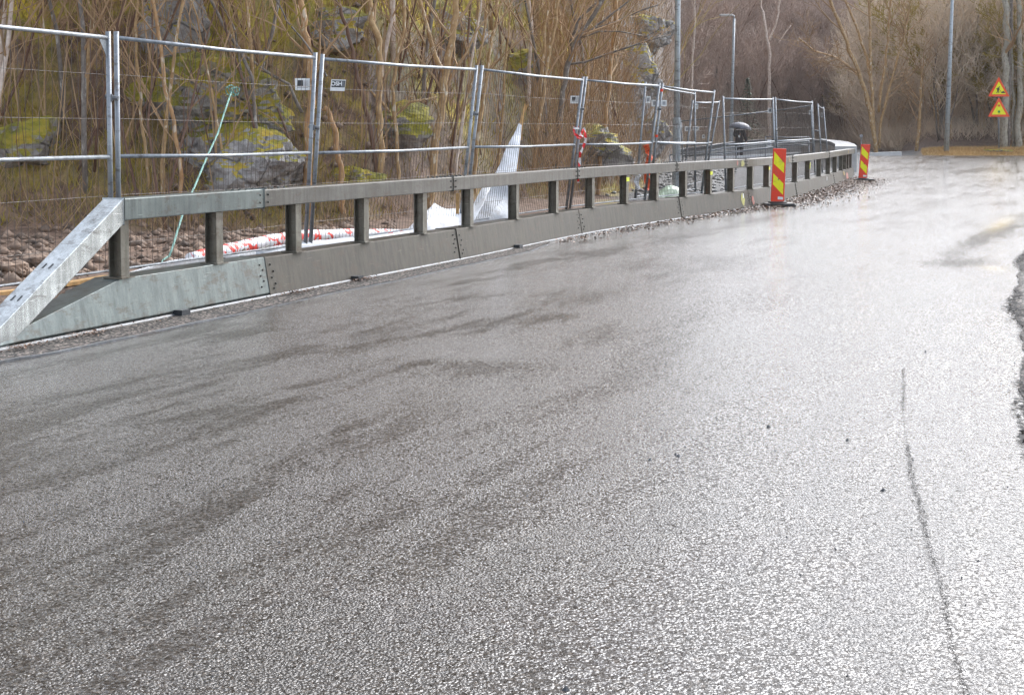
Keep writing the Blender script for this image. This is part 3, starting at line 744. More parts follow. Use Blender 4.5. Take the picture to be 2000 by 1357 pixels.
# ------------------------------------------------------------------ lamp posts
def lamp(label, px, Y, ybase, r0, r1, top_z, sleeve=None, arm=(-.9, 0), lean=0):
    b0 = V(px, ybase, Y); root = empty('street_lamp', b0, label, 'street lamp', 'tall grey street lamps')
    tp = Vector((b0.x+lean, b0.y, top_z))
    MB().tube([b0-Vector((0, 0, .3)), b0.lerp(tp, .5), tp], [r0, (r0+r1)/2, r1], 16).build('pole', M['lamp'], root, smooth=True)
    if sleeve:
        mb = MB(); zt = sleeve[1]; rr = sleeve[0]; rows = []
        for z, q in ((b0.z-.3, rr*1.12), (b0.z+.5, rr*1.08), (zt-.5, rr), (zt, rr), (zt+.02, r0)):
            t = (z-b0.z)/(top_z-b0.z); c0 = b0.lerp(tp, t); rows.append([c0.xy.to_3d()+Vector((math.cos(a*math.pi/16)*q*(1+.06*(a % 2)), math.sin(a*math.pi/16)*q*(1+.06*(a % 2)), z)) for a in range(32)])
        mb.loft(rows, close=True); mb.build('fluted_sleeve', M['lamp'], root)
    ar = [tp, tp+Vector((0, 0, .15)), tp+Vector((arm[0]*.3, arm[1]*.3, .2)), tp+Vector((arm[0], arm[1], .2))]
    MB().tube(ar, r1*.6, 8).build('arm', M['lamp'], root, smooth=True)
    h = tp+Vector((arm[0]*1.3, arm[1]*1.3, .2)); d = Vector((arm[0], arm[1], 0)).normalized(); e = Vector((-d.y, d.x, 0))
    lh = MB().box(h, d*.38, e*.14, (0, 0, .05)).build('lamp_head', M['parapet'], root, bevel=.03)
    MB().box(h-Vector((0, 0, .055)), d*.28, e*.1, (0, 0, .008)).build('lens', M['white'], lh)
lamp('thick pale street lamp with fluted sleeve standing behind the middle of the guardrail', 1321, 32, 367, .072, .05, 7.4, (.082, V(1320, 232, 32).z))
lamp('thin street lamp whose head shows above the far bend, behind the umbrella', 1427, 82, 302, .095, .07, V(1428, 30, 82).z-.2, (.12, V(1427, 221, 82).z), arm=(-.35, 0), lean=.12)
lamp('tall street lamp at the far roadside left of the warning signs', 1848, 68.5, 300, .13, .06, 9.5, arm=(-1, 0), lean=.18)
# ------------------------------------------------------------------ marker boards
def board(label, base, bl, br, tl, tr, Y):
    b0 = G(*base); root = empty('marker_board', b0, label, 'marker board', 'striped marker boards beside the guardrail')
    A, B, D, E = V(*bl, Y), V(*br, Y), V(*tl, Y), V(*tr, Y); n_ = (B-A).cross(D-A).normalized()
    if n_.y > 0: n_ = -n_
    def q(u, v, d=0): return A.lerp(B, u).lerp(D.lerp(E, u), v)+n_*d
    mb = MB(); mb.add([q(u, v, d) for d in (0, -.04) for u, v in ((0, 0), (1, 0), (1, 1), (0, 1))], [(0,1,2,3),(7,6,5,4),(0,4,5,1),(1,5,6,2),(2,6,7,3),(3,7,4,0)])
    pn = mb.build('panel', M['red'], root, bevel=.006)
    for a0, a1, c0, c1 in ((.72, .945, .555, .735), (.345, .545, .155, .365)):
        MB().add([q(.09, a0, .003), q(.09, a1, .003), q(.88, c1, .003), q(.88, c0, .003)], [(0, 1, 2, 3)]).build('yellow_stripe', M['yellow'], pn)
    MB().add([q(.5, .07, .005), q(.9, .07, .005), q(.9, .115, .005), q(.5, .125, .005)], [(0, 1, 2, 3)]).build('sticker', M['white'], pn)
    MB().tube([q(.5, .44, .0), q(.5, .44, .012)], .014, 8).build('lock_knob', M['bolt'], pn)
    wd = (B-A).length; m = (A+B)/2
    mb = MB(); rb = root.location
    mb.box((m.x+.02, m.y, rb.z+.045), (.30, 0, 0), (0, .2, 0), (0, 0, .035)); mb.box((m.x, m.y, rb.z+.09), (.18, 0, 0), (0, .12, 0), (0, 0, .02))
    mb.box((m.x+.22, m.y-.12, rb.z+.03), (.13, .0, 0), (0, .09, 0), (0, 0, .028))
    mb.build('rubber_base', M['rubber'], root, bevel=.015)
    MB().tube([(m.x, m.y+.045, rb.z+.09), q(.5, .8, -.055)], .02, 6).build('support_post', M['tube'], root)
board('nearer red and yellow striped marker board in front of the guardrail', (1519, 402), (1505.5, 397), (1531.5, 397.5), (1510.5, 290), (1536, 291), 29.6)
board('farther red and yellow striped marker board leaning at the bend end of the guardrail', (1689, 354), (1677, 350), (1693, 350.5), (1682, 282), (1700, 282), 45.2)
g = V(1682, 290, 46.2); mb = MB(); mb.tube([Vector((g.x, g.y, 0)), V(1682, 264, 46.2)], .02, 6); mb.box(V(1682, 266, 46.15), (.045, 0, 0), (0, .01, 0), (0, 0, .05))
tag(mb.build('delineator_post', M['tube']), 'thin grey post with a small cap behind the farther marker board', 'post')
# ------------------------------------------------------------------ warning signs
YS = 69.5
sb = V(1951, 293, YS); SG = empty('road_sign', sb, 'grey pole with two yellow warning triangles with orange red borders at the grassy roadside', 'road sign')
MB().tube([sb-Vector((0, 0, .3)), V(1951, 156, YS)+Vector((0, .05, 0))], .045, 10).build('pole', M['tube'], SG, smooth=True)
def tri(cx, yt, yb, hw, kind):
    A, B, D = V(cx-hw, yb, YS-.06), V(cx+hw, yb, YS-.06), V(cx, yt, YS-.06); c0 = (A+B+D)/3; dn = Vector((0, -1, 0))
    def rnd(f, d):   # rounded triangle
        out = []
        for P0, Pp, Pn in ((A, D, B), (B, A, D), (D, B, A)):
            for t in (.05, 0, -.05): out.append(c0+(P0-c0)*f*(.97 if t == 0 else 1)*1.0+((Pp-P0)*max(t, 0)+(Pn-P0)*max(-t, 0))*f+dn*d)
        return out
    a = rnd(1, 0); b2 = rnd(1, -.03); n = 9; mb = MB().add(a+b2, [tuple(range(9)), tuple(range(17, 8, -1))]+[(i, (i+1) % 9, 9+(i+1) % 9, 9+i) for i in range(9)])
    pl = mb.build('triangle_plate', M['signred'], SG)
    MB().add(rnd(.66, .006), [tuple(range(9))]).build('yellow_field', M['yellow'], pl)
    k = 1/(F/YS)
    def pt(x, y, d=.012): return V(cx+x, y, YS-.06)+dn*d
    if kind == 'work':
        mb = MB()
        mb.tube([pt(.9, 170.2), pt(.9, 169.8, .02)], 1.25*k, 10)
        mb.add([pt(-1.6, 171.5), pt(.6, 170.8), pt(.8, 174), pt(-.8, 178), pt(-3.4, 177)], [(0, 1, 2, 3, 4)])       # torso
        mb.add([pt(-3.2, 176.5), pt(-1.6, 177.5), pt(-3.6, 182), pt(-5.6, 182.2), pt(-3.8, 179)], [(0, 1, 2, 3, 4)])
        mb.add([pt(-2, 177), pt(-.6, 177), pt(.4, 179.5), pt(.2, 182.2), pt(-1.2, 182.2), pt(-1, 180)], [(0, 1, 2, 3, 4, 5)])
        mb.add([pt(-4.8, 173.2), pt(-1.6, 171.4), pt(-1.4, 172.6), pt(-3.6, 174.2), pt(-1.6, 176), pt(-2.4, 176.8), pt(-5, 174.4)], [(0, 1, 2, 3, 4, 5, 6)])
        mb.add([pt(.2, 174.5), pt(.8, 174), pt(5.2, 180.8), pt(4.6, 181.3)], [(0, 1, 2, 3)])
        mb.add([pt(3.6, 182.3), pt(6, 179.6), pt(7.6, 178.8), pt(9, 178.2), pt(10.6, 179.8), pt(12.4, 182.3)], [(0, 1, 2, 3, 4, 5)])
        mb.build('digging_figure_symbol', M['ink'], pl)
    else:
        for yy, mt in ((206.5, 'signred'), (212.5, 'hiv'), (218.5, 'green')):
            MB().tube([pt(0, yy, .006), pt(0, yy, .02)], 2.4*k, 14).build('signal_dot', M[mt], pl)
tri(1951, 150.5, 189, 21, 'work'); tri(1951, 190.5, 228.5, 21.5, 'light')

# ------------------------------------------------------------------ white sheets, rolls, rope, stakes
def cloth(name, label, rows_px, n=10, bulge=.15, amp=.05, mat='cloth', dy=1.3, seed=0, cat='sheet'):
    rows = []
    for k in range(len(rows_px)-1):
        for q in range(4):
            t = q/4; a = [lerp(rows_px[k][i], rows_px[k+1][i], t) for i in range(5)]
            rows.append(a)
    rows.append(list(rows_px[-1])); out = []
    for x0, y0, x1, y1, dd in rows:
        r = []
        for j in range(n+1):
            t = j/n; Y = Yb((x0+x1)/2)+dd; p = V(lerp(x0, x1, t), lerp(y0, y1, t), Y)
            w_ = abs(x1-x0)/150.; p.y -= bulge*math.sin(math.pi*t)*min(1, w_)+amp*2.2*mn.noise((p.x*3.5+p.z*2.2+seed, p.z*2.4-p.x, seed))*min(1, .3+w_*2)
            p.z += amp*.7*mn.noise((p.x*5, p.z*5, seed+4)); r.append(p)
        out.append(r)
    mb = MB().loft(out); c0 = out[-1][n//2]
    o = mb.build(name, M[mat], off=(c0.x, c0.y, .3), smooth=True, solid=.006); return tag(o, label, cat)
cloth('white_sheet', 'white fabric sheet hanging like a tent from a split wooden stake behind the guardrail',
      [(1014,241,1019,243,1.6),(1003,262,1017,262,1.6),(990,288,1014,290,1.55),(976,320,1010,322,1.5),(962,350,1007,352,1.45),(950,380,1004,382,1.4),(935,410,1001,412,1.35),(915,432,1000,434,1.3),(905,450,999,452,1.3)], 18, .14, .06)
cloth('white_sheet', 'grey folded flap of white fabric slumping from the tent sheet to the fence foot',
      [(955,352,963,350,1.5),(925,392,955,375,1.35),(893,417,945,400,1.3),(865,408,930,425,1.25),(848,399,915,445,1.2),(828,412,900,455,1.1),(806,434,890,462,1.0),(780,457,870,470,.95)], 20, .12, .11, seed=5)
mb = MB(); a = V(1016, 247, Yb(1016)+1.62); mb.tube([a+Vector((-.1, .05, -1.0)), a, V(1026, 203, Yb(1016)+1.62)], [.03, .028, .014], 6); mb.tube([a+Vector((.012, .02, -.2)), V(1021, 225, Yb(1016)+1.65), V(1031, 204, Yb(1016)+1.65)], [.02, .02, .012], 6)
tag(mb.build('wooden_stake', M['wood']), 'split pale wooden stake poking out of the tent-like white sheet', 'stake')
def roll(name, label, pts_, r, mat, dy, cat='roll', k=14, wob=.012):
    P_ = []; rr = []
    for i in range(len(pts_)-1):
        for q in range(8):
            t = q/8; p = PP(lerp(pts_[i][0], pts_[i+1][0], t), lerp(pts_[i][1], pts_[i+1][1], t), lerp(dy[i], dy[i+1], t)); P_.append(p); rr.append(r*(1+.16*mn.noise((p.x*9, p.y*3, 0))))
    mb = MB().tube(P_, rr, k); o = mb.build(name, M[mat], off=(P_[0].x, P_[0].y, .3), smooth=True)
    return tag(o, label, cat)
roll('fabric_roll', 'white plastic roll printed with red marks lying behind the guardrail posts', [(372,507),(435,492),(500,477),(557,466),(607,461),(700,458),(775,459),(800,458)], .068, 'roll', [1.4, 1.5, 1.6, 1.6, 1.6, 1.5, 1.4, 1.4])
roll('fabric_roll', 'plain white plastic roll lying just behind the beam below the red printed roll', [(505,500),(550,490),(610,481),(700,474),(780,464),(830,452)], .06, 'cloth', [1.0]*6)
cloth('white_sheet', 'crumpled white sheet lying flat behind the first guardrail posts', [(175,553,175,566,.9),(215,545,215,560,.9),(255,531,255,556,.9),(330,510,330,548,1.0),(385,500,385,540,1.1),(430,498,430,530,1.1),(500,492,500,520,1.0)], 6, .0, .03, seed=9)
roll('steel_pipe', 'thin dark pipe lying between the white rolls', [(430,505),(480,500),(530,478)], .012, 'bolt', [1.1]*3, 'pipe', 6)
for (a, c2, lb_) in (((120,556),(212,541),'orange brown plank lying behind the first guardrail post'), ((-40,577),(60,566),'orange brown plank at the left edge behind the sloped end rail')):
    p, q = PP(*a, .8), PP(*c2, .9); d = (q-p).normalized(); tag(MB().box((p+q)/2, (q-p)/2, Vector((-d.y, d.x, 0))*.05, (0, 0, .014)).build('plank', M['wood']), lb_, 'plank')
mb = MB()
for i, (a, c2) in enumerate((((108,592),(170,562)), ((118,583),(190,558)), ((100,600),(150,580)))):
    p, q = PP(*a, .45), PP(*c2, .7); d = (q-p).normalized(); mb.box((p+q)/2+Vector((0, 0, .004*i)), (q-p)/2, Vector((-d.y, d.x, 0))*.03, (0, 0, .008))
tag(mb.build('metal_offcuts', M['strip']), 'thin grey metal offcuts lying under the sloped end rail', 'scrap metal')
# rope
rp = [(452,180,4.2),(440,215,3.9),(425,262,3.4),(405,305,3.),(380,365,2.4),(362,402,2.1),(350,440,1.8),(338,480,1.5),(331,500,1.3)]
RO = tag(MB().tube([PP(x, y, d) for x, y, d in rp], .011, 6).build('rope', M['rope'], smooth=True), 'sea green rope stretched taut from a sapling down to the white sheet', 'rope')
kn = PP(455, 178, 4.2); mb = MB()
for q in range(4):
    c0 = kn+Vector((.03*q-.05, 0, .02*math.sin(q*2))); mb.tube([c0+Vector((math.cos(a)*.035, math.sin(a*2)*.03, math.sin(a)*.05)) for a in np.linspace(0, 6, 9)], .008, 5)
mb.build('knot', M['rope'], RO, off=(0, 0, 0))
MB().tube([PP(331, 500, 1.3), PP(318, 508, 1.2), PP(312, 522, 1.1), PP(322, 519, 1.1)], .009, 5).build('loose_end', M['rope'], RO, off=(0, 0, 0))
# tape, straps, stake, tarp heap
def ribbon(name, label, px_, wd, mat, cat, dy=-.12, k='E', i=0):
    Y = fdat[k][i][1].y+dy; rows = []; pts_ = [V(x, y, Y) for x, y in px_]
    for j in range(len(pts_)-1):
        for q in range(4):
            t = q/4; p = pts_[j].lerp(pts_[j+1], t); an = .9*math.sin((j*4+q)*.7); d = (pts_[j+1]-pts_[j]).normalized(); sd = Vector((d.z, 0, -d.x)); sd = sd*math.cos(an)+Vector((0, 1, 0))*math.sin(an)
            rows.append([p-sd*wd, p+sd*wd])
    return tag(MB().loft(rows).build(name, M[mat], off=tuple(pts_[-1]), solid=.002), label, cat)
ribbon('barricade_tape', 'red and white barricade tape tied in a bow round a fence post', [(1122,247),(1124,262),(1131,272),(1140,250),(1142,256),(1144,275),(1138,290),(1133,300),(1132,320),(1129,345),(1130,362)], .022, 'btape', 'tape', -.05, 'D', 1)
ribbon('barricade_tape', 'loop of barricade tape on the fence post left of the hanging tape', [(1131,250),(1121,252),(1122,262),(1133,268),(1141,266)], .02, 'btape', 'tape', -.09, 'D', 1)
ribbon('orange_strap', 'crumpled orange strap hanging behind the fence left of the lamp post', [(1261,283),(1266,295),(1270,305),(1265,318),(1268,330),(1262,345),(1266,362),(1263,375)], .06, 'orangecloth', 'strap', .5, 'F', 0)
ribbon('white_rag', 'pale blue white rag hanging low left of the orange strap', [(1248,340),(1243,352),(1246,364),(1242,372)], .05, 'cloth', 'rag', .4, 'F', 0)
p = PP(893, 418, .8); q = PP(894, 378, .8); tag(MB().box((p+q)/2, (.02, 0, 0), (0, .012, 0), (0, 0, (q-p).length/2)).build('wooden_stake', M['wood']), 'short orange wooden stake just left of the fence post pair by the white flap', 'stake')
g0 = V(1312, 388, 27.2); mb = MB(); rows = []
for i in range(9):
    u = i/8; x = lerp(-.34, .34, u); hz = .02+.2*math.sin(math.pi*min(1, u*1.05))**.8; rows.append([Vector((g0.x+x, g0.y-.3, .31)), Vector((g0.x+x*.95, g0.y-.12, .31+hz*.7)), Vector((g0.x+x*.9, g0.y, .31+hz+.02*mn.noise((x*9, 1, 1)))), Vector((g0.x+x, g0.y+.3, .31))])
tag(mb.loft(rows).build('tarpaulin_heap', M['greentarp'], solid=.006), 'pale green mottled tarpaulin heap behind the beam at the foot of the lamp post', 'tarpaulin')
# ------------------------------------------------------------------ rocks
def rock(name, label, c0, size, mat, seed, cat='boulder', group=None, sub=4, rot=0, noise_=.1, planes=16):
    r2 = random.Random(seed); bm_v = []; 
    import bmesh
    bm = bmesh.new(); bmesh.ops.create_icosphere(bm, subdivisions=sub, radius=1)
    pl = []
    for _ in range(planes):
        n_ = Vector((r2.gauss(0, 1), r2.gauss(0, 1), r2.gauss(0, 1))).normalized(); pl.append((n_, r2.uniform(.55, .95)))
    for v in bm.verts:
        d = v.co.normalized(); r = 1.15
        for n_, h in pl:
            k = d.dot(n_)
            if k > .05: r = min(r, h/k)
        r += noise_*mn.fractal(d*2.5+Vector((seed, 0, 0)), .8, 2.1, 5)*1.5
        v.co = Vector((d.x*r*size[0], d.y*r*size[1], d.z*r*size[2]))
    me = bpy.data.meshes.new(name); bm.to_mesh(me); bm.free(); me.materials.append(mat)
    o = bpy.data.objects.new(name, me); C.objects.link(o); o.location = c0; o.rotation_euler = (0, 0, rot); return tag(o, label, cat, group)
def rk(px, py, Y, wpx, hpx, mat, seed, label, deep=1., cat='boulder', group=None, sub_hit=True, **k):
    if sub_hit and Y < 60: Y = hitY(px, py+hpx*.3)+wpx/2800*Y*.12
    pm = F/Y; rock('boulder', label, V(px, py, Y), (wpx/pm/2, wpx/pm/2*deep, hpx/pm/2), M[mat], seed, cat, group, **k)
rk(440, 215, 24.0, 320, 200, 'rock_moss', 1, 'big rounded boulder thick with yellow green moss behind the green rope', .7, sub=5)
rk(470, 345, 22.5, 300, 170, 'rock', 2, 'broad bare grey rock face below the mossiest boulder', .6, sub=5)
rk(345, 60, 30, 150, 230, 'rock', 3, 'tall grey cliff block at the top left between thin trunks', .7, sub=5)
rk(760, 250, 27, 200, 120, 'rock_moss', 4, 'low moss covered boulder behind the lettered sign', .7)
rk(1020, 130, 34, 130, 90, 'rock_moss', 5, 'mossy ledge above the tent-like white sheet', .7)
rk(1130, 290, 33, 230, 110, 'rock', 6, 'low broken rock behind the barricade tape', .8, sub=5)
rk(1235, 165, 41, 130, 150, 'rock', 7, 'pale grey cliff block with flat front left of the lamp post', .8, sub=5)
rk(1255, 70, 46, 140, 110, 'rock', 8, 'upper cliff slab under the bare branches left of the lamp post', .8, sub=5)
rk(1262, 265, 44, 110, 100, 'rock', 9, 'broken rock at the cliff foot behind the set back fence panel', .9)
rk(60, 290, 20.5, 190, 120, 'rock_moss', 10, 'mossy boulder low on the hillside at the left edge', .7)
rk(640, 60, 33, 220, 100, 'rock', 11, 'grey outcrop at the top behind the orange trunk', .7)
rk(880, 70, 36, 180, 110, 'rock', 12, 'dark outcrop at the top centre behind crossing trunks', .7)
rk(690, 350, 21, 130, 60, 'rock_moss', 14, 'small bright mossy rock just above the guardrail near the broken trunk', .7)
rk(22, 528, 12.2, 62, 46, 'stone', 21, 'pale tan boulder at the left edge behind the sloped end rail', 1)
rk(80, 508, 13, 70, 40, 'stone', 22, 'smaller tan boulder right of the one at the left edge', 1)
# rubble on the dirt behind the barrier
tri_v = []; tri_f = []
base_ico = np.array([[0,0,1],[.9,0,.2],[.25,.85,.3],[-.75,.5,.2],[-.7,-.55,.1],[.3,-.85,.2],[0,0,-.7]]); base_f = np.array([[0,1,2],[0,2,3],[0,3,4],[0,4,5],[0,5,1],[6,2,1],[6,3,2],[6,4,3],[6,5,4],[6,1,5]])
def stones(n, fn, name, label, mat):
    vs = []; fs = []
    for i in range(n):
        X, Y, r = fn(); z = zg(X, Y); a = random.uniform(0, 6.3); ca, sa = math.cos(a), math.sin(a); q = base_ico*rng.uniform(.7, 1.3, base_ico.shape)*np.array([1, .8, .7])*r
        q = np.stack([q[:, 0]*ca-q[:, 1]*sa, q[:, 0]*sa+q[:, 1]*ca, q[:, 2]], 1)+np.array([X, Y, z+r*.05]); fs.append(base_f+7*i); vs.append(q)
    return tag(npmesh(name, np.concatenate(vs), np.concatenate(fs), mat), label, 'rubble', kind='stuff')
def rb1():
    px = random.uniform(-150, 780); Y = Yb(max(px, 5))+random.uniform(1.2, 7); return (px-CX)/F*Y*1.01, Y, .012+.11*random.random()**6
stones(2600, rb1, 'rubble', 'brown and tan stone rubble on the dirt behind the guardrail', M['stone'])
def rb2():
    px = random.uniform(1180, 1440); Y = random.uniform(27, 60); return (px-CX)/F*Y, Y, .015+.09*random.random()**4
stones(1800, rb2, 'grey_rubble', 'loose grey gravel beside the closed path', M['concrete'])
# ------------------------------------------------------------------ trees
def branches(r2, base, dirv, length, r0, level, out, spread=.6, up=.25, nseg=6, kids=(9, 5, 0), wig=.12, start=.25, kscale=.5):
    pts = [base]; rs = [r0]; d = dirv.normalized()
    for i in range(nseg):
        d = (d+Vector((r2.gauss(0, wig), r2.gauss(0, wig), r2.gauss(0, wig*.6)+up*.15))).normalized()
        pts.append(pts[-1]+d*length/nseg); rs.append(max(r0*(1-.85*(i+1)/nseg), .0025))
    out.append((pts, rs, level))
    n = kids[level] if level < len(kids) else 0
    for i in range(n):
        t = start+(1-start)*(i+r2.random())/n; t = min(t, .97); k = int(t*nseg); f = t*nseg-k; p = pts[k].lerp(pts[min(k+1, nseg)], f); rr = rs[k]*(1-f)+rs[min(k+1, nseg)]*f
        dd = (pts[min(k+1, nseg)]-pts[k]).normalized(); a = r2.uniform(0, 6.283); side_ = dd.orthogonal().normalized(); side_ = Matrix.Rotation(a, 3, dd) @ side_
        nd = (dd*(1-spread)+side_*spread+Vector((0, 0, up))).normalized()
        branches(r2, p, nd, length*kscale*(1.15-t*.7)*r2.uniform(.7, 1.2), rr*.6, level+1, out, spread, up, 5 if level == 0 else 4, kids, wig*1.25, .15, kscale)
    return out
def tree_meshes(out, root, barkm, twigm, base, mr=.0045):
    a = MB(); c2 = MB()
    for pts, rs, lv in out:
        if lv == 0: a.tube(pts, rs, 8)
        else: c2.tube(pts, [max(r, mr) for r in rs], 4 if lv == 1 else 3, cap=False)
    a.build('trunk', barkm, root, smooth=True)
    if c2.v: c2.build('crown', twigm, root)
def traced(label, stems, Y, wpx, barkm, seed, twigm='twig', ext=4., kids=(9, 4), spread=.6, group=None, name='bare_tree', cat='tree', down=True, kl=.22):
    """stems: pixel polylines from the top of the picture to the foot"""
    if Y < 60: Y = min(Y+4, hitY(*stems[0][-1])-.15)
    r2 = random.Random(seed); out = []; pm = F/Y; base = None
    for si, st in enumerate(stems):
        pts = [V(x, y, Y+.15*si) for x, y in st][::-1]
        if down and si == 0:
            p = pts[0]; gz = zg(p.x, p.y)
            if gz < p.z: pts = [Vector((p.x, p.y, gz-.2))]+pts
        r0 = wpx[si]/pm/2; rs = [r0*(1.15-.35*i/(len(pts)-1)) for i in range(len(pts))]
        if st[0][1] <= 2 and ext:      # carry on above the frame
            d = (pts[-1]-pts[-3 if len(pts) > 2 else -2]).normalized(); r = rs[-1]
            for i in range(5):
                d = (d+Vector((r2.gauss(0, .1), r2.gauss(0, .1), .05))).normalized(); pts.append(pts[-1]+d*ext/5); rs.append(max(r*(1-.85*(i+1)/5), .004))
        sm = []; sr = []
        for i in range(len(pts)-1):
            for q in range(3):
                t = q/3; j = .35*r0; sm.append(pts[i].lerp(pts[i+1], t)+Vector((r2.gauss(0, j), r2.gauss(0, j), 0))); sr.append(lerp(rs[i], rs[i+1], t)*r2.uniform(.9, 1.1))
        sm.append(pts[-1]); sr.append(rs[-1]); out.append((sm, sr, 0))
        if base is None: base = sm[0]
        L = sum((b_-a_).length for a_, b_ in zip(sm, sm[1:]))
        for i in range(kids[0]):
            k = int(len(sm)*(.3+.68*r2.random())); k = min(k, len(sm)-2); dd = (sm[k+1]-sm[k]).normalized(); side_ = Matrix.Rotation(r2.uniform(0, 6.28), 3, dd) @ dd.orthogonal().normalized()
            branches(r2, sm[k], (dd*(1-spread)+side_*spread+Vector((0, 0, .3))), L*kl*r2.uniform(.6, 1.3), sr[k]*.5, 1, out, spread, .25, 5, (0, kids[1], 2), .16, .2, .5)
    root = empty(name, base, label, cat, group); tree_meshes(out, root, M[barkm], M[twigm], base, .0045 if Y < 60 else .011); return root
traced('thin tan sapling left of the paired fence posts at the left', [[(84,0),(85,60),(88,110),(88,165),(86,240)]], 20, [5], 'bark_tan', 1)
traced('slender tan trunk with pale spots just right of the paired fence posts', [[(270,0),(265,75),(272,165),(276,240),(284,290),(290,345)]], 20, [6], 'bark_tan', 2)
traced('orange tan trunk leaning beside the tall grey cliff block', [[(298,0),(312,90),(322,175),(340,240),(352,320),(352,400)]], 20.5, [8], 'bark_orange', 3)
traced('grey forked clump of stems arching left above the white square sign', [[(412,0),(438,55),(470,100),(492,150),(500,230),(510,330),(512,400)], [(540,0),(560,40),(600,90),(640,150)], [(428,0),(460,60),(468,120),(480,180),(500,250)], [(450,90),(520,140),(565,165),(590,220)]], 21.5, [7, 4, 4, 6], 'bark_grey', 4)
traced('thick orange stained trunk directly behind the white square sign', [[(588,0),(597,60),(604,110),(606,200),(600,330),(602,400)]], 22, [15], 'bark_orange', 5)
traced('dark red brown trunk curving down to the right of the lettered sign', [[(655,0),(672,40),(682,80),(690,110),(702,170),(720,235),(735,330)], [(648,120),(612,90),(600,50)]], 22.5, [8, 4], 'bark_brown', 6)
traced('light brown trunk with a bend above the lettered fence panel', [[(718,0),(726,40),(742,80),(745,140),(740,210),(745,290),(740,360)]], 24, [12], 'bark_tan', 7)
traced('broken orange brown trunk snapped off just above the middle tube', [[(634,210),(645,232),(655,262),(662,310),(668,360),(668,400)]], 21, [11], 'bark_orange', 8, ext=0, kids=(3, 2))
traced('pale crooked stem splitting low into a wide fork', [[(790,0),(788,60),(775,110),(768,170),(768,225),(775,260),(778,340)], [(855,190),(800,200),(775,225),(762,232)], [(690,140),(720,175),(745,200),(768,228)]], 22, [7, 5, 5], 'bark_tan', 9)
traced('grey tan trunk thickest of those left of the tent-like sheet', [[(890,0),(888,40),(878,95),(868,160),(858,230),(845,310),(840,400)], [(822,0),(835,60),(850,110),(868,150)]], 23.5, [15, 9], 'bark_tan', 10)
traced('straight slim tan stem left of the split stake', [[(972,0),(966,55),(955,110),(950,150),(940,210),(932,290),(925,360)]], 26, [7], 'bark_tan', 11)
traced('reddish thin stem between the grey trunk and the slim tan stem', [[(920,0),(915,70),(905,140),(890,230),(880,330)]], 26, [5], 'bark_brown', 12)
traced('pair of tan stems rising behind the tent-like sheet', [[(1090,0),(1082,60),(1072,110),(1062,180),(1050,260),(1040,330)], [(1072,0),(1065,60),(1060,120),(1052,190)]], 28, [7, 6], 'bark_tan', 13)
traced('grey leaning tree with long bare branches spreading to the right', [[(1178,0),(1150,45),(1122,85),(1110,125),(1100,175),(1092,260),(1088,345)], [(1300,70),(1250,85),(1190,105),(1140,122),(1112,126)], [(1230,0),(1180,40),(1140,68),(1120,92)], [(1180,-5),(1150,20),(1130,40),(1112,90)], [(1285,10),(1240,25),(1200,45),(1150,60),(1126,80)], [(1255,70),(1210,62),(1170,62),(1135,75)]], 29, [11, 4, 5, 6, 4, 3], 'bark_grey', 14, 'twig', 4, (12, 5), kl=.2)
traced('straight golden tan trunk standing before the pale cliff block', [[(1203,0),(1200,60),(1194,120),(1188,190),(1182,240),(1174,310),(1168,380)]], 31, [8], 'bark_orange', 15, kids=(7, 3))
traced('thin white stem between the tape and the golden trunk', [[(1140,0),(1145,80),(1150,140)],], 31, [4], 'bark_birch', 16)
traced('thin birch at the top right of the thick lamp post', [[(1357,0),(1356,60),(1352,110),(1350,190),(1348,260)]], 80, [4], 'bark_birch', 17, 'twig_purple', 5)
traced('forked pink white birch against the purple hillside', [[(1485,-30),(1487,15),(1494,45),(1497,72),(1503,95),(1504,130),(1502,200),(1502,280)], [(1523,-20),(1522,15),(1516,45),(1508,65),(1501,82)], [(1545,50),(1530,70),(1520,85)]], 95, [6, 4, 2], 'bark_birch', 18, 'twig_purple', 4, kids=(3, 2))
traced('bushy many stemmed tree right of the bend with widely spreading pale stems', [[(1712,300),(1703,240),(1690,180),(1668,120),(1645,60),(1622,0)][::-1], [(1697,-20),(1699,60),(1700,140),(1705,200),(1708,260)], [(1650,0),(1672,50),(1690,100),(1700,150)], [(1560,75),(1590,100),(1640,115),(1680,150),(1700,200)], [(1740,0),(1735,80),(1725,150),(1715,220)], [(1775,20),(1760,90),(1740,160),(1722,230),(1716,290)]], 72, [8, 6, 5, 4, 5, 5], 'bark_tan', 19, 'twig', 4, (16, 6), .65, kl=.3)
traced('leaning tan trunk close to the far low wall', [[(1800,130),(1798,200),(1795,240),(1788,300)]], 73, [6], 'bark_tan', 20, kids=(8, 5), ext=0, kl=.5)
traced('big pale poplar trunk behind the warning signs', [[(1962,-10),(1964,80),(1962,160),(1960,240),(1957,294)]], 70.6, [14], 'bark_poplar', 21, 'twig', 6, (14, 4), kl=.2)
traced('second broad pale poplar trunk at the right edge', [[(1990,-10),(1988,80),(1992,160),(1988,240),(1986,300)], [(1972,0),(1976,100),(1978,200),(1980,290)]], 70.9, [12, 6], 'bark_poplar', 22, 'twig', 6, (14, 4), kl=.2)
traced('dark trunk between the two pale poplars', [[(1976,0),(1974,90),(1970,180),(1968,296)]], 70.8, [8], 'bark_grey', 23, kids=(12, 5))
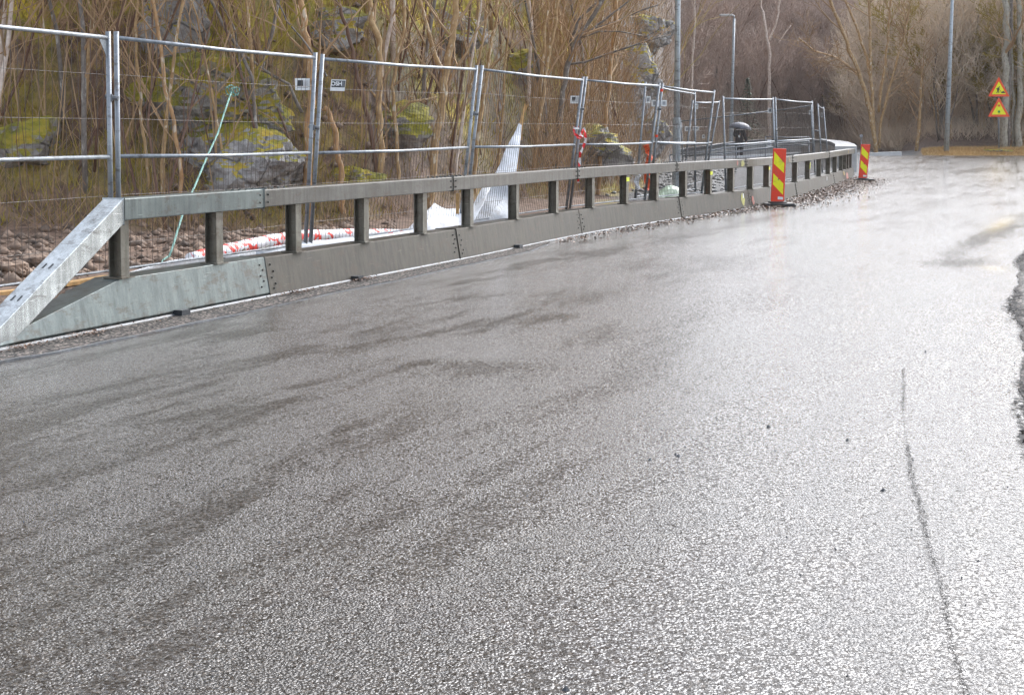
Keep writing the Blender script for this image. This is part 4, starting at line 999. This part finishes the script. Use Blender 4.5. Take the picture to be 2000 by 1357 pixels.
# generic bare trees, copied
def variant(seed, h, r0, barkm, twigm, kids, stems=1, spread=.55, lean=.08, name='bare_tree', kscale=.5, start=.2, mr=.0045):
    r2 = random.Random(seed); out = []
    for k in range(stems):
        d = Vector((r2.gauss(0, lean*(1+stems*.8)), r2.gauss(0, lean*(1+stems*.8)), 1))
        branches(r2, Vector((r2.gauss(0, .05*stems), r2.gauss(0, .05*stems), -.2)), d, h*r2.uniform(.75, 1.1), r0*r2.uniform(.7, 1.1), 0, out, spread, .3, 9, kids, .10, start, kscale)
    root = empty(name, (0, 0, 0)); tree_meshes(out, root, M[barkm], M[twigm], None, mr); bpy.context.view_layer.update(); reg(root); return root
def scatter(vars_, spots, labels, group, cat, used=None):
    used = used if used is not None else set()
    for i, (X, Y, sc, rz) in enumerate(spots):
        k = i % len(vars_); v = vars_[k]
        if k in used: o = copy_tree(v)
        else: o = v; used.add(k)
        o.location = (X, Y, zg(X, Y)); o.scale = (sc, sc, sc); o.rotation_euler = (random.gauss(0, .05), random.gauss(0, .05), rz); tag(o, labels[k], cat, group)
# left hillside thin saplings
sap = [variant(101, 6, .035, 'bark_tan', 'twig', (9, 2), name='bare_sapling'), variant(102, 7, .045, 'bark_grey', 'twig', (10, 2), name='bare_sapling'), variant(103, 5, .025, 'bark_brown', 'twig', (9, 2), 3, name='bare_sapling'), variant(104, 5.5, .03, 'bark_tan', 'twig_olive', (8, 2), 2, name='bare_sapling'), variant(105, 6.5, .04, 'bark_birch', 'twig', (8, 2), name='bare_sapling')]
sp_ = []
for i in range(225):
    px = random.uniform(-120, 1290); u = (px-CX)/F; f = interp(u, FU, FY); Y = f+random.uniform(.2, 11); sp_.append((u*Y, Y, random.uniform(.7, 1.25), random.uniform(0, 6.28)))
scatter(sap, sp_, ['slim tan barked bare sapling on the mossy hillside', 'slim grey barked bare sapling on the mossy hillside', 'three stemmed red brown bare shrub on the mossy hillside', 'twin stemmed tan shrub with olive twigs on the mossy hillside', 'slim whitish barked bare sapling on the mossy hillside'], 'bare saplings on the rocky hillside', 'sapling')
# far and right forest
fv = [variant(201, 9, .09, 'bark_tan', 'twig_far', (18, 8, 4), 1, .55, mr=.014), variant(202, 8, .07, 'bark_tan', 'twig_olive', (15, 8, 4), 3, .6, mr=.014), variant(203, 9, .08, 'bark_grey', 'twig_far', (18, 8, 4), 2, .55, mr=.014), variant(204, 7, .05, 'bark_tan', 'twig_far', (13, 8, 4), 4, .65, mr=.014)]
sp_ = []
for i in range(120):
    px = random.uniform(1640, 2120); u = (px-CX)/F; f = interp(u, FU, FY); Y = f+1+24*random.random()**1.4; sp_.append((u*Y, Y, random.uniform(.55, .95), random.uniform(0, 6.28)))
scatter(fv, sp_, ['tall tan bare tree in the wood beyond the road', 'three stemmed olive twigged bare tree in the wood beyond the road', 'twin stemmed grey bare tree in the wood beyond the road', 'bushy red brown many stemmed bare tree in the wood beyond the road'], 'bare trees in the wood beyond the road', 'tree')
pv = [variant(301, 10, .09, 'bark_brown', 'twig_purple', (16, 8, 4), 1, .5, mr=.014), variant(302, 9, .07, 'bark_grey', 'twig_purple', (13, 8, 4), 2, .5, mr=.014), variant(303, 8, .06, 'bark_brown', 'twig_purple', (14, 8, 4), 2, .6, mr=.014)]
sp_ = []
for i in range(105):
    px = random.uniform(1300, 1680); u = (px-CX)/F; f = interp(u, FU, FY); Y = max(f, 98)+1+36*random.random()**1.2; sp_.append((u*Y, Y, random.uniform(.6, 1.05), random.uniform(0, 6.28)))
scatter(pv, sp_, ['single stemmed purple brown bare tree on the far slope', 'twin stemmed greyish bare tree with purple twigs on the far slope', 'low spreading purple brown bare tree on the far slope'], 'purple brown bare trees on the far slope', 'tree')
# dark green spruces
def spruce(label, px, Y, h, wd, seed, zoff=0):
    u = (px-CX)/F; X = u*Y; root = empty('spruce_tree', (X, Y, zg(X, Y)+zoff), label, 'tree', 'dark evergreens among the bare trees'); r2 = random.Random(seed); b0 = Vector(root.location)
    MB().tube([b0, b0+Vector((0, 0, h))], [.09, .02], 6).build('trunk', M['bark_brown'], root); mb = MB()
    for i in range(1800):
        t = r2.random()**.8; z = h*(.08+.92*t); rr = wd*(1-t)*(.35+.65*r2.random())*(1+.25*math.sin(z*7)); a = r2.uniform(0, 6.28); c0 = b0+Vector((math.cos(a)*rr, math.sin(a)*rr, z-rr*.25)); l = r2.uniform(.08, .24)
        d = Vector((math.cos(a), math.sin(a), -.35))*l; e = Vector((-math.sin(a), math.cos(a), r2.uniform(-.3, .3)))*l*.3; mb.add([c0-e, c0+e, c0+d], [(0, 1, 2)])
    mb.build('crown', M['needle'], root)
spruce('dark green spruce behind the umbrella on the far slope', 1458, 112, 7.0, 2.2, 1, -1.5)
spruce('dark spruce at the top left above the mossy slope', 120, 32, 6, 2.0, 3); spruce('dark spruce in the top left corner of the hillside', 30, 30, 6, 2.2, 4)
# brush and undergrowth: uncountable thin stems
def brush(name, label, n, spotfn, mat, lmin, lmax, wd, lean=.5, cat='undergrowth'):
    vs = np.zeros((n*5, 3)); fs = np.zeros((n*3, 3), int); 
    for i in range(n):
        X, Y, z = spotfn(); L = random.uniform(lmin, lmax); a = random.uniform(0, 6.28); d = np.array([random.gauss(0, lean), random.gauss(0, lean), 1.]); d /= np.linalg.norm(d); e = np.array([math.cos(a), math.sin(a)*.5, 0])*wd*random.uniform(.5, 1.3)
        b0 = np.array([X, Y, z]); m = b0+d*L*.55+np.array([random.gauss(0, .06), random.gauss(0, .06), 0])*L
        k = i*5; vs[k] = b0-e; vs[k+1] = b0+e; vs[k+2] = m+e*.7; vs[k+3] = m-e*.7; vs[k+4] = m+d*L*.5+np.array([random.gauss(0, .14), random.gauss(0, .14), 0])*L
        fs[i*3] = (k, k+1, k+2); fs[i*3+1] = (k, k+2, k+3); fs[i*3+2] = (k+3, k+2, k+4)
    return tag(npmesh(name, vs, fs, mat), label, cat, kind='stuff')
def spot(p0, p1, d0, d1, hz=0, pw=1.):
    def f():
        px = random.uniform(p0, p1); u = (px-CX)/F; f_ = interp(u, FU, FY); Y = f_+d0+(d1-d0)*random.random()**pw; X = u*Y; return X, Y, zg(X, Y)+random.random()*hz
    return f
brush('undergrowth', 'tangled brown twigs and dead stems covering the rocky hillside', 14000, spot(-150, 1300, -.5, 14), M['twig'], .15, .9, .005, .7)
brush('undergrowth', 'grey brown dead stems hanging over the cliff face left of the thick lamp post', 9000, spot(1040, 1310, -.5, 7, 1.0), M['twig'], .3, 1.3, .007, .6)
brush('undergrowth', 'thin upright bare stems crowding the rocky hillside', 1300, spot(-150, 1290, .2, 12), M['twig'], 1.2, 3.2, .011, .13)
brush('undergrowth', 'thin dark red brown upright stems between the trees on the rocky hillside', 900, spot(-150, 1290, .2, 12), M['bark_brown'], 1.0, 2.8, .010, .18)
brush('dry_grass', 'dull olive grass and moss tufts on the rocky hillside', 45000, spot(-150, 1260, 0, 12), M['twig_olive'], .05, .22, .009, .6, 'grass')
brush('undergrowth', 'dense purple brown twigs filling the far slope', 45000, spot(1290, 1700, -2, 45, 1.5), M['twig_purple'], .4, 1.6, .014, .6)
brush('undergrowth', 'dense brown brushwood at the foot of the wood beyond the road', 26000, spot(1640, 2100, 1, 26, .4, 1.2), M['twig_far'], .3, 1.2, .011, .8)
def sg():
    px = random.uniform(1800, 2150); Y = random.uniform(66.8, 71.5); X = (px-CX)/F*Y; return X, Y, zg(X, Y)
brush('undergrowth', 'paler brown scrub added to lighten the shaded foot of the far slope', 14000, spot(1320, 1760, -3, 7, .5, 1.0), M['twig_far'], .5, 2.0, .012, .7)  # added scrub, its pale twig colour brightens the tree-shaded slope foot
brush('straw_grass', 'straw yellow dead grass on the verge under the warning signs', 16000, sg, M['straw'], .06, .22, .012, .8, 'grass')
rk(1948, 296, 68.3, 52, 12, 'rock', 31, 'flat grey slab lying in the straw grass at the foot of the sign pole', .6)
# ------------------------------------------------------------------ walker with umbrella
YP = 73.5; fp = Vector(((1443-CX)/F*YP, YP, .30)); WK = empty('person', fp, 'person in black walking on the path under the umbrella, one arm swinging', 'person')
def skin(name, pts_, edges, rad, mat, parent, root=0, sub=1):
    me = bpy.data.meshes.new(name); me.from_pydata([tuple(p) for p in pts_], edges, []); me.materials.append(mat); o = bpy.data.objects.new(name, me); C.objects.link(o); o.parent = parent
    m = o.modifiers.new('skin', 'SKIN'); m.use_smooth_shade = True
    for i, r in enumerate(rad):
        q = me.skin_vertices[0].data[i]; q.radius = (r, r) if not isinstance(r, tuple) else r
    me.skin_vertices[0].data[root].use_root = True
    s2 = o.modifiers.new('sub', 'SUBSURF'); s2.levels = sub; s2.render_levels = sub; return o
J = [(0,0,.86),(0,0,1.05),(0,0,1.25),(0,-.01,1.38),(0,-.02,1.47),(0,-.03,1.58),(0,-.04,1.66), (-.11,0,.80),(-.12,-.05,.47),(-.11,.02,.09),(-.12,-.12,.04), (.11,0,.80),(.12,-.02,.47),(.12,.10,.10),(.13,-.02,.05),
     (-.19,0,1.34),(-.25,-.05,1.08),(-.07,-.25,1.05),(-.03,-.28,1.07), (.19,0,1.34),(.28,.0,1.07),(.34,-.06,.84),(.35,-.07,.77)]
E_ = [(0,1),(1,2),(2,3),(3,4),(4,5),(5,6),(0,7),(7,8),(8,9),(9,10),(0,11),(11,12),(12,13),(13,14),(3,15),(15,16),(16,17),(17,18),(3,19),(19,20),(20,21),(21,22)]
RA = [(.19,.14),(.18,.13),(.22,.14),(.16,.11),.075,.085,.08,.15,.12,.09,.07,.15,.12,.09,.07,.12,.095,.07,.05,.12,.095,.075,.05]
skin('body', J, E_, RA, M['black'], WK)
hb = skin('head', [(0,-.03,1.5),(0,-.045,1.58),(0,-.05,1.66)], [(0,1),(1,2)], [.06,.085,.078], M['skin'], WK)
skin('hair', [(0,-.02,1.62),(0,-.015,1.7)], [(0,1)], [.098,.07], M['hair'], WK)
mb = MB(); o0 = fp
for q in (-1, 1): mb.tube([fp+Vector((q*.03, -.13, 1.6)), fp+Vector((q*.03, -.14, 1.6))], .01, 6)
mb.tube([fp+Vector((0, -.13, 1.58)), fp+Vector((0, -.16, 1.56))], [.01, .014], 6); mb.tube([fp+Vector((-.02, -.137, 1.52)), fp+Vector((.02, -.137, 1.52))], .005, 5)
mb.build('face_features', M['ink'], WK)
for nm, hp, dv in (('hand', Vector((-.03, -.28, 1.08)), Vector((.3, -.2, .9))), ('hand', Vector((.35, -.07, .76)), Vector((.05, -.1, -1)))):
    dv = dv.normalized(); sd = dv.orthogonal().normalized(); mb = MB(); a = fp+hp; mb.tube([a-dv*.03, a+dv*.03, a+dv*.07], [.028, .04, .036], 8)
    for k in range(4):
        s0 = a+dv*.07+sd*(k-1.5)*.018; l = (.06, .07, .072, .055)[k]; mb.tube([s0, s0+dv*l*.5, s0+dv*l+dv.cross(sd)*.015], [.009, .008, .006], 5)
    mb.tube([a+sd*.035, a+sd*.06+dv*.03, a+sd*.062+dv*.055], [.011, .009, .007], 5); mb.build(nm, M['skin'], WK, smooth=True)
MB().box(fp+Vector((-.05, -.31, 1.05)), (.045, 0, 0), (0, .012, 0), (0, 0, .06)).build('white_paper', M['white'], WK)
ub = fp+Vector((-.02, -.3, 0)); UM = empty('umbrella', ub+Vector((0, 0, 1.1)), 'grey domed umbrella held above the walking person', 'umbrella')
top = V(1447, 237, YP-.3); cen = Vector((top.x, top.y, top.z-.05)); rows = []; RAD = .60; ax = Vector((.12, 0, 1)).normalized(); e1 = Vector((1, 0, -.12)).normalized(); e2 = Vector((0, 1, 0))
for i in range(9):
    t = i/8; rr = RAD*math.sin(t*1.35)/math.sin(1.35); zz = -.36*(1-math.cos(t*1.35))/(1-math.cos(1.35)); row = []
    for j in range(32):
        a = 2*math.pi*j/32; sc = 1-.05*t*abs(math.sin(a*4)); dz = .035*t*t*abs(math.sin(a*4)); row.append(cen+e1*math.cos(a)*rr*sc+e2*math.sin(a)*rr*sc+ax*(zz+dz))
    rows.append(row)
MB().loft(rows, close=True).build('canopy', M['umb'], UM, smooth=True, solid=.003)
hd = fp+Vector((-.03, -.28, 1.0)); MB().tube([hd, cen-ax*.02, cen+ax*.07], .009, 6).build('shaft', M['tube'], UM)
MB().tube([hd+Vector((0, 0, .02)), hd+Vector((0, -.01, -.1)), hd+Vector((.04, -.01, -.13))], .015, 6).build('handle', M['ink'], UM)
for j in range(8):
    a = math.pi*j/4; MB().tube([cen+ax*-.01, cen+e1*math.cos(a)*RAD*.6+e2*math.sin(a)*RAD*.6-ax*.12, cen+e1*math.cos(a)*RAD*.97+e2*math.sin(a)*RAD*.97-ax*.35], .004, 4).build('rib', M['tube'], UM)
print('objects', len(bpy.data.objects))

# ------------------------------------------------------------------ damp air
hm = bpy.data.materials.new('damp air'); hm.use_nodes = True; t_ = hm.node_tree; t_.nodes.remove(t_.nodes['Principled BSDF'])
pv_ = t_.nodes.new('ShaderNodeVolumePrincipled'); pv_.inputs['Density'].default_value = .00022; pv_.inputs['Color'].default_value = (.9, .92, .95, 1); pv_.inputs['Anisotropy'].default_value = .2
t_.links.new(pv_.outputs[0], t_.nodes['Material Output'].inputs['Volume'])
hz = MB().box((0, 103, 24), (345, 0, 0), (0, 120, 0), (0, 0, 26)).build('haze', hm); tag(hz, 'thin damp air fading the far woodland', kind='stuff')
